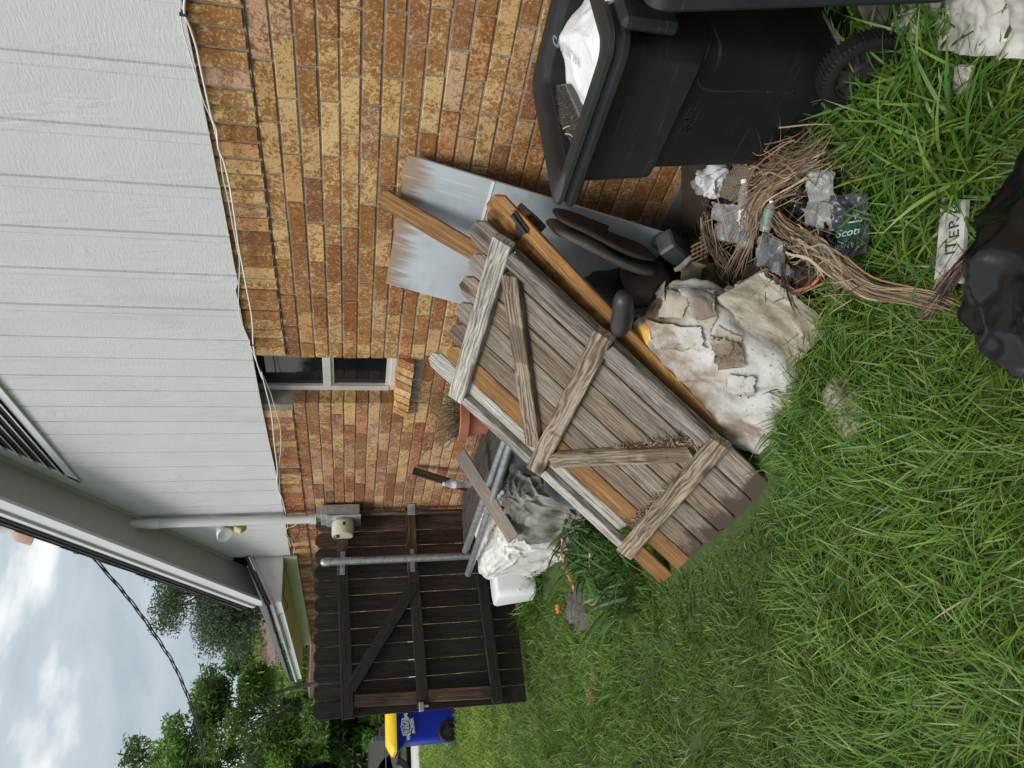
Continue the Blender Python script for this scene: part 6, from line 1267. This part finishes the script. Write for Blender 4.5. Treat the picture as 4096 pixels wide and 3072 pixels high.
# ================================================================== grass
def grass_field():
    def inreg(x, y):
        k = (x < -.02) | (y > 9.65)
        k &= ~((x > -.72) & (y > .88) & (y < 1.55) & (x < .0))           # bin
        k &= ~((x > -1.02 + np.maximum(0, 1.55 - y) * .25) & (y >= 1.3) & (y < 2.25))   # litter and sack
        k &= ~((x > -1.455) & (y >= 2.08) & (y < 3.2)); k &= ~((x > -1.15) & (y >= 1.75) & (y < 2.2))
        k &= ~((x > -.98) & (y >= 3.2) & (y < 5.0))
        k &= ~((np.abs((x + 1.17)) < .05) & (y > .99) & (y < 1.2))
        k &= ~((x + 1.62) ** 2 + (y - .74) ** 2 < .33 ** 2)
        return k
    Ps, Ls, Ws, Tl, Cs = [], [], [], [], []
    bands = [(-3.3, .1, .35, 2.4, 6800, (.06, .15), .0046), (-3.3, .1, 2.4, 4.2, 7200, (.05, .12), .0042), (-3.3, .1, 4.2, 6.5, 6000, (.045, .10), .0044), (-3.6, .6, 6.5, 10, 3200, (.045, .10), .0062), (-5.0, 2.5, 10, 17.5, 850, (.06, .12), .010)]
    for x0, x1, y0, y1, dens, (l0, l1), wd in bands:
        n = int((x1 - x0) * (y1 - y0) * dens); x = RNG.uniform(x0, x1, n); y = RNG.uniform(y0, y1, n)
        # only ground the picture or a side step could see
        k = inreg(x, y) & (x > -3.0 + .0 * y); x, y = x[k], y[k]; n = len(x)
        cl = np.array([mnoise.noise(Vector((a * 2.2, b * 2.2, 0))) for a, b in zip(x, y)]); cl2 = np.array([mnoise.noise(Vector((a * .9, b * .9, 5))) for a, b in zip(x, y)])
        keep = RNG.random(n) < np.clip(.95 + cl * .7, .55, 1); x, y, cl, cl2 = x[keep], y[keep], cl[keep], cl2[keep]; n = len(x)
        z = np.array([gz(a, b) for a, b in zip(x, y)]); L = RNG.uniform(l0, l1, n) * (1 + .5 * cl2); L = np.where((x > -1.72) & (y > 2.0) & (y < 3.3), L * .55, L); W = RNG.uniform(.7, 1.25, n) * wd
        base = np.array([(.115, .215, .022), (.085, .170, .022), (.150, .255, .030), (.090, .185, .040), (.19, .26, .04), (.30, .27, .12)])[RNG.choice(6, n, p=[.34, .24, .22, .14, .04, .02])]
        base = base * (1 + .35 * cl2[:, None]) * RNG.uniform(.75, 1.25, (n, 1)); yel = (RNG.random(n) < np.clip(-cl * .5 - .05, 0, .3)); base[yel] = base[yel] * .5 + np.array([.14, .13, .04]) * .5
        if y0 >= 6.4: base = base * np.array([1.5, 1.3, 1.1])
        Ps.append(np.stack([x, y, z - .005], 1)); Ls.append(L); Ws.append(W); Cs.append(base); Tl.append(cl2)
    P0 = np.concatenate(Ps); L = np.concatenate(Ls); W = np.concatenate(Ws); C = np.concatenate(Cs); n = len(P0)
    az = RNG.uniform(0, 2 * PI, n) * .6 + np.array([mnoise.noise(Vector((a * 3.5, b * 3.5, 9))) for a, b in P0[:, :2]]) * 5
    ti = RNG.uniform(.15, 1.1, n); D0 = np.stack([np.cos(az) * ti, np.sin(az) * ti, np.ones(n)], 1)
    Gv = np.stack([np.cos(az) * .9, np.sin(az) * .9, -RNG.uniform(.3, 1.5, n)], 1) * RNG.uniform(.4, 1.2, (n, 1))
    print('blades', n)
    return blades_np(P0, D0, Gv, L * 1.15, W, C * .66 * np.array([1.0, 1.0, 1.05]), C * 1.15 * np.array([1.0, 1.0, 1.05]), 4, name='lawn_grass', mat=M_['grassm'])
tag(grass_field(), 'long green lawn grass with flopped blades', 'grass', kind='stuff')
def clump(name, lab, spots, n, L, wd, cols, up=1.0, zoff=0, spread=.07):
    Ps = [];
    for px, py, z in spots: p = U(px, py, z=z); Ps.append(np.array([tuple(p)]) + RNG.normal(size=(n, 3)) * np.array([spread, spread, 0]))
    P0 = np.concatenate(Ps); P0[:, 2] = [gz(a, b) + zoff for a, b in P0[:, :2]]; m_ = len(P0); az = RNG.uniform(0, 2 * PI, m_); ti = RNG.uniform(.1, 1.0, m_)
    C = np.array(cols)[RNG.integers(0, len(cols), m_)] * RNG.uniform(.75, 1.25, (m_, 1))
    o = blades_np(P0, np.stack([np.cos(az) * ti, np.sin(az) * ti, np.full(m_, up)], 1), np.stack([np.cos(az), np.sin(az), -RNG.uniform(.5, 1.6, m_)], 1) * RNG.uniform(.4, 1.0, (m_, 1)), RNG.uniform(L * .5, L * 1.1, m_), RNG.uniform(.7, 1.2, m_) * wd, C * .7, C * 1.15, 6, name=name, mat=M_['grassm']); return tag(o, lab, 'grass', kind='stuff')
CG = [(.085, .19, .022), (.065, .15, .028), (.12, .23, .03), (.17, .26, .04)]
clump('long_grass', 'lush long grass growing over the bin wheel', [(3330, 420, .06), (3360, 330, .06), (3390, 240, .06), (3420, 470, .06), (3470, 400, .06), (3500, 520, .06), (3350, 620, .06), (3430, 560, .06), (3560, 430, .06), (3640, 330, .06), (3650, 560, .06), (3740, 460, .06), (3560, 600, .06), (3850, 520, .06), (3700, 250, .06), (3480, 640, .06), (3820, 700, .06)], 80, .28, .009, CG)
clump('dead_tuft', 'two small tan dead tufts in the lawn below the back gate', [(2405, 2705, .2), (2390, 2780, .2), (2396, 2770, .2)], 90, .05, .004, [(.36, .25, .15), (.25, .16, .09), (.45, .33, .2)], spread=.02, zoff=.03)
clump('long_grass', 'lush long grass around the printed garden bag', [(3560, 880, .06), (3600, 1000, .06), (3520, 1080, .06), (3680, 900, .06), (3620, 760, .06), (3430, 1150, .06)], 48, .20, .009, CG)
clump('pale_sprouts', 'pale yellow-green sprouts between red pot and lawn', [(3370, 1200, .06), (3330, 1130, .06), (3300, 1230, .06), (3480, 1420, .06), (3420, 1600, .06)], 9, .16, .008, [(.28, .33, .06), (.2, .28, .05), (.34, .36, .1)])
clump('tall_weeds', 'tall broad-bladed weeds between the leaning gate and the wrapped bundle', [(2330, 2030, .22), (2380, 2140, .22), (2420, 2230, .22), (2300, 2180, .22), (2480, 2300, .22), (2350, 2290, .22), (2260, 2100, .3), (2440, 2400, .22), (2520, 2360, .2)], 30, .34, .016, [(.05, .12, .03), (.065, .15, .035), (.09, .18, .05), (.04, .09, .02)], up=1.5)
clump('tall_weeds', 'fine tall grass tuft in front of the white tub', [(2150, 2350, .24), (2130, 2420, .24), (2180, 2280, .24)], 70, .30, .007, CG[:3], up=1.4)
clump('edge_grass', 'wispy grass tufts along the lower edge of the leaning gate and cement sack', [(3200, 1860, .07), (3180, 1760, .07), (3240, 1980, .07), (3200, 1700, .06), (3250, 1560, .06), (3330, 1450, .06)], 60, .17, .005, CG[:3], up=1.2)
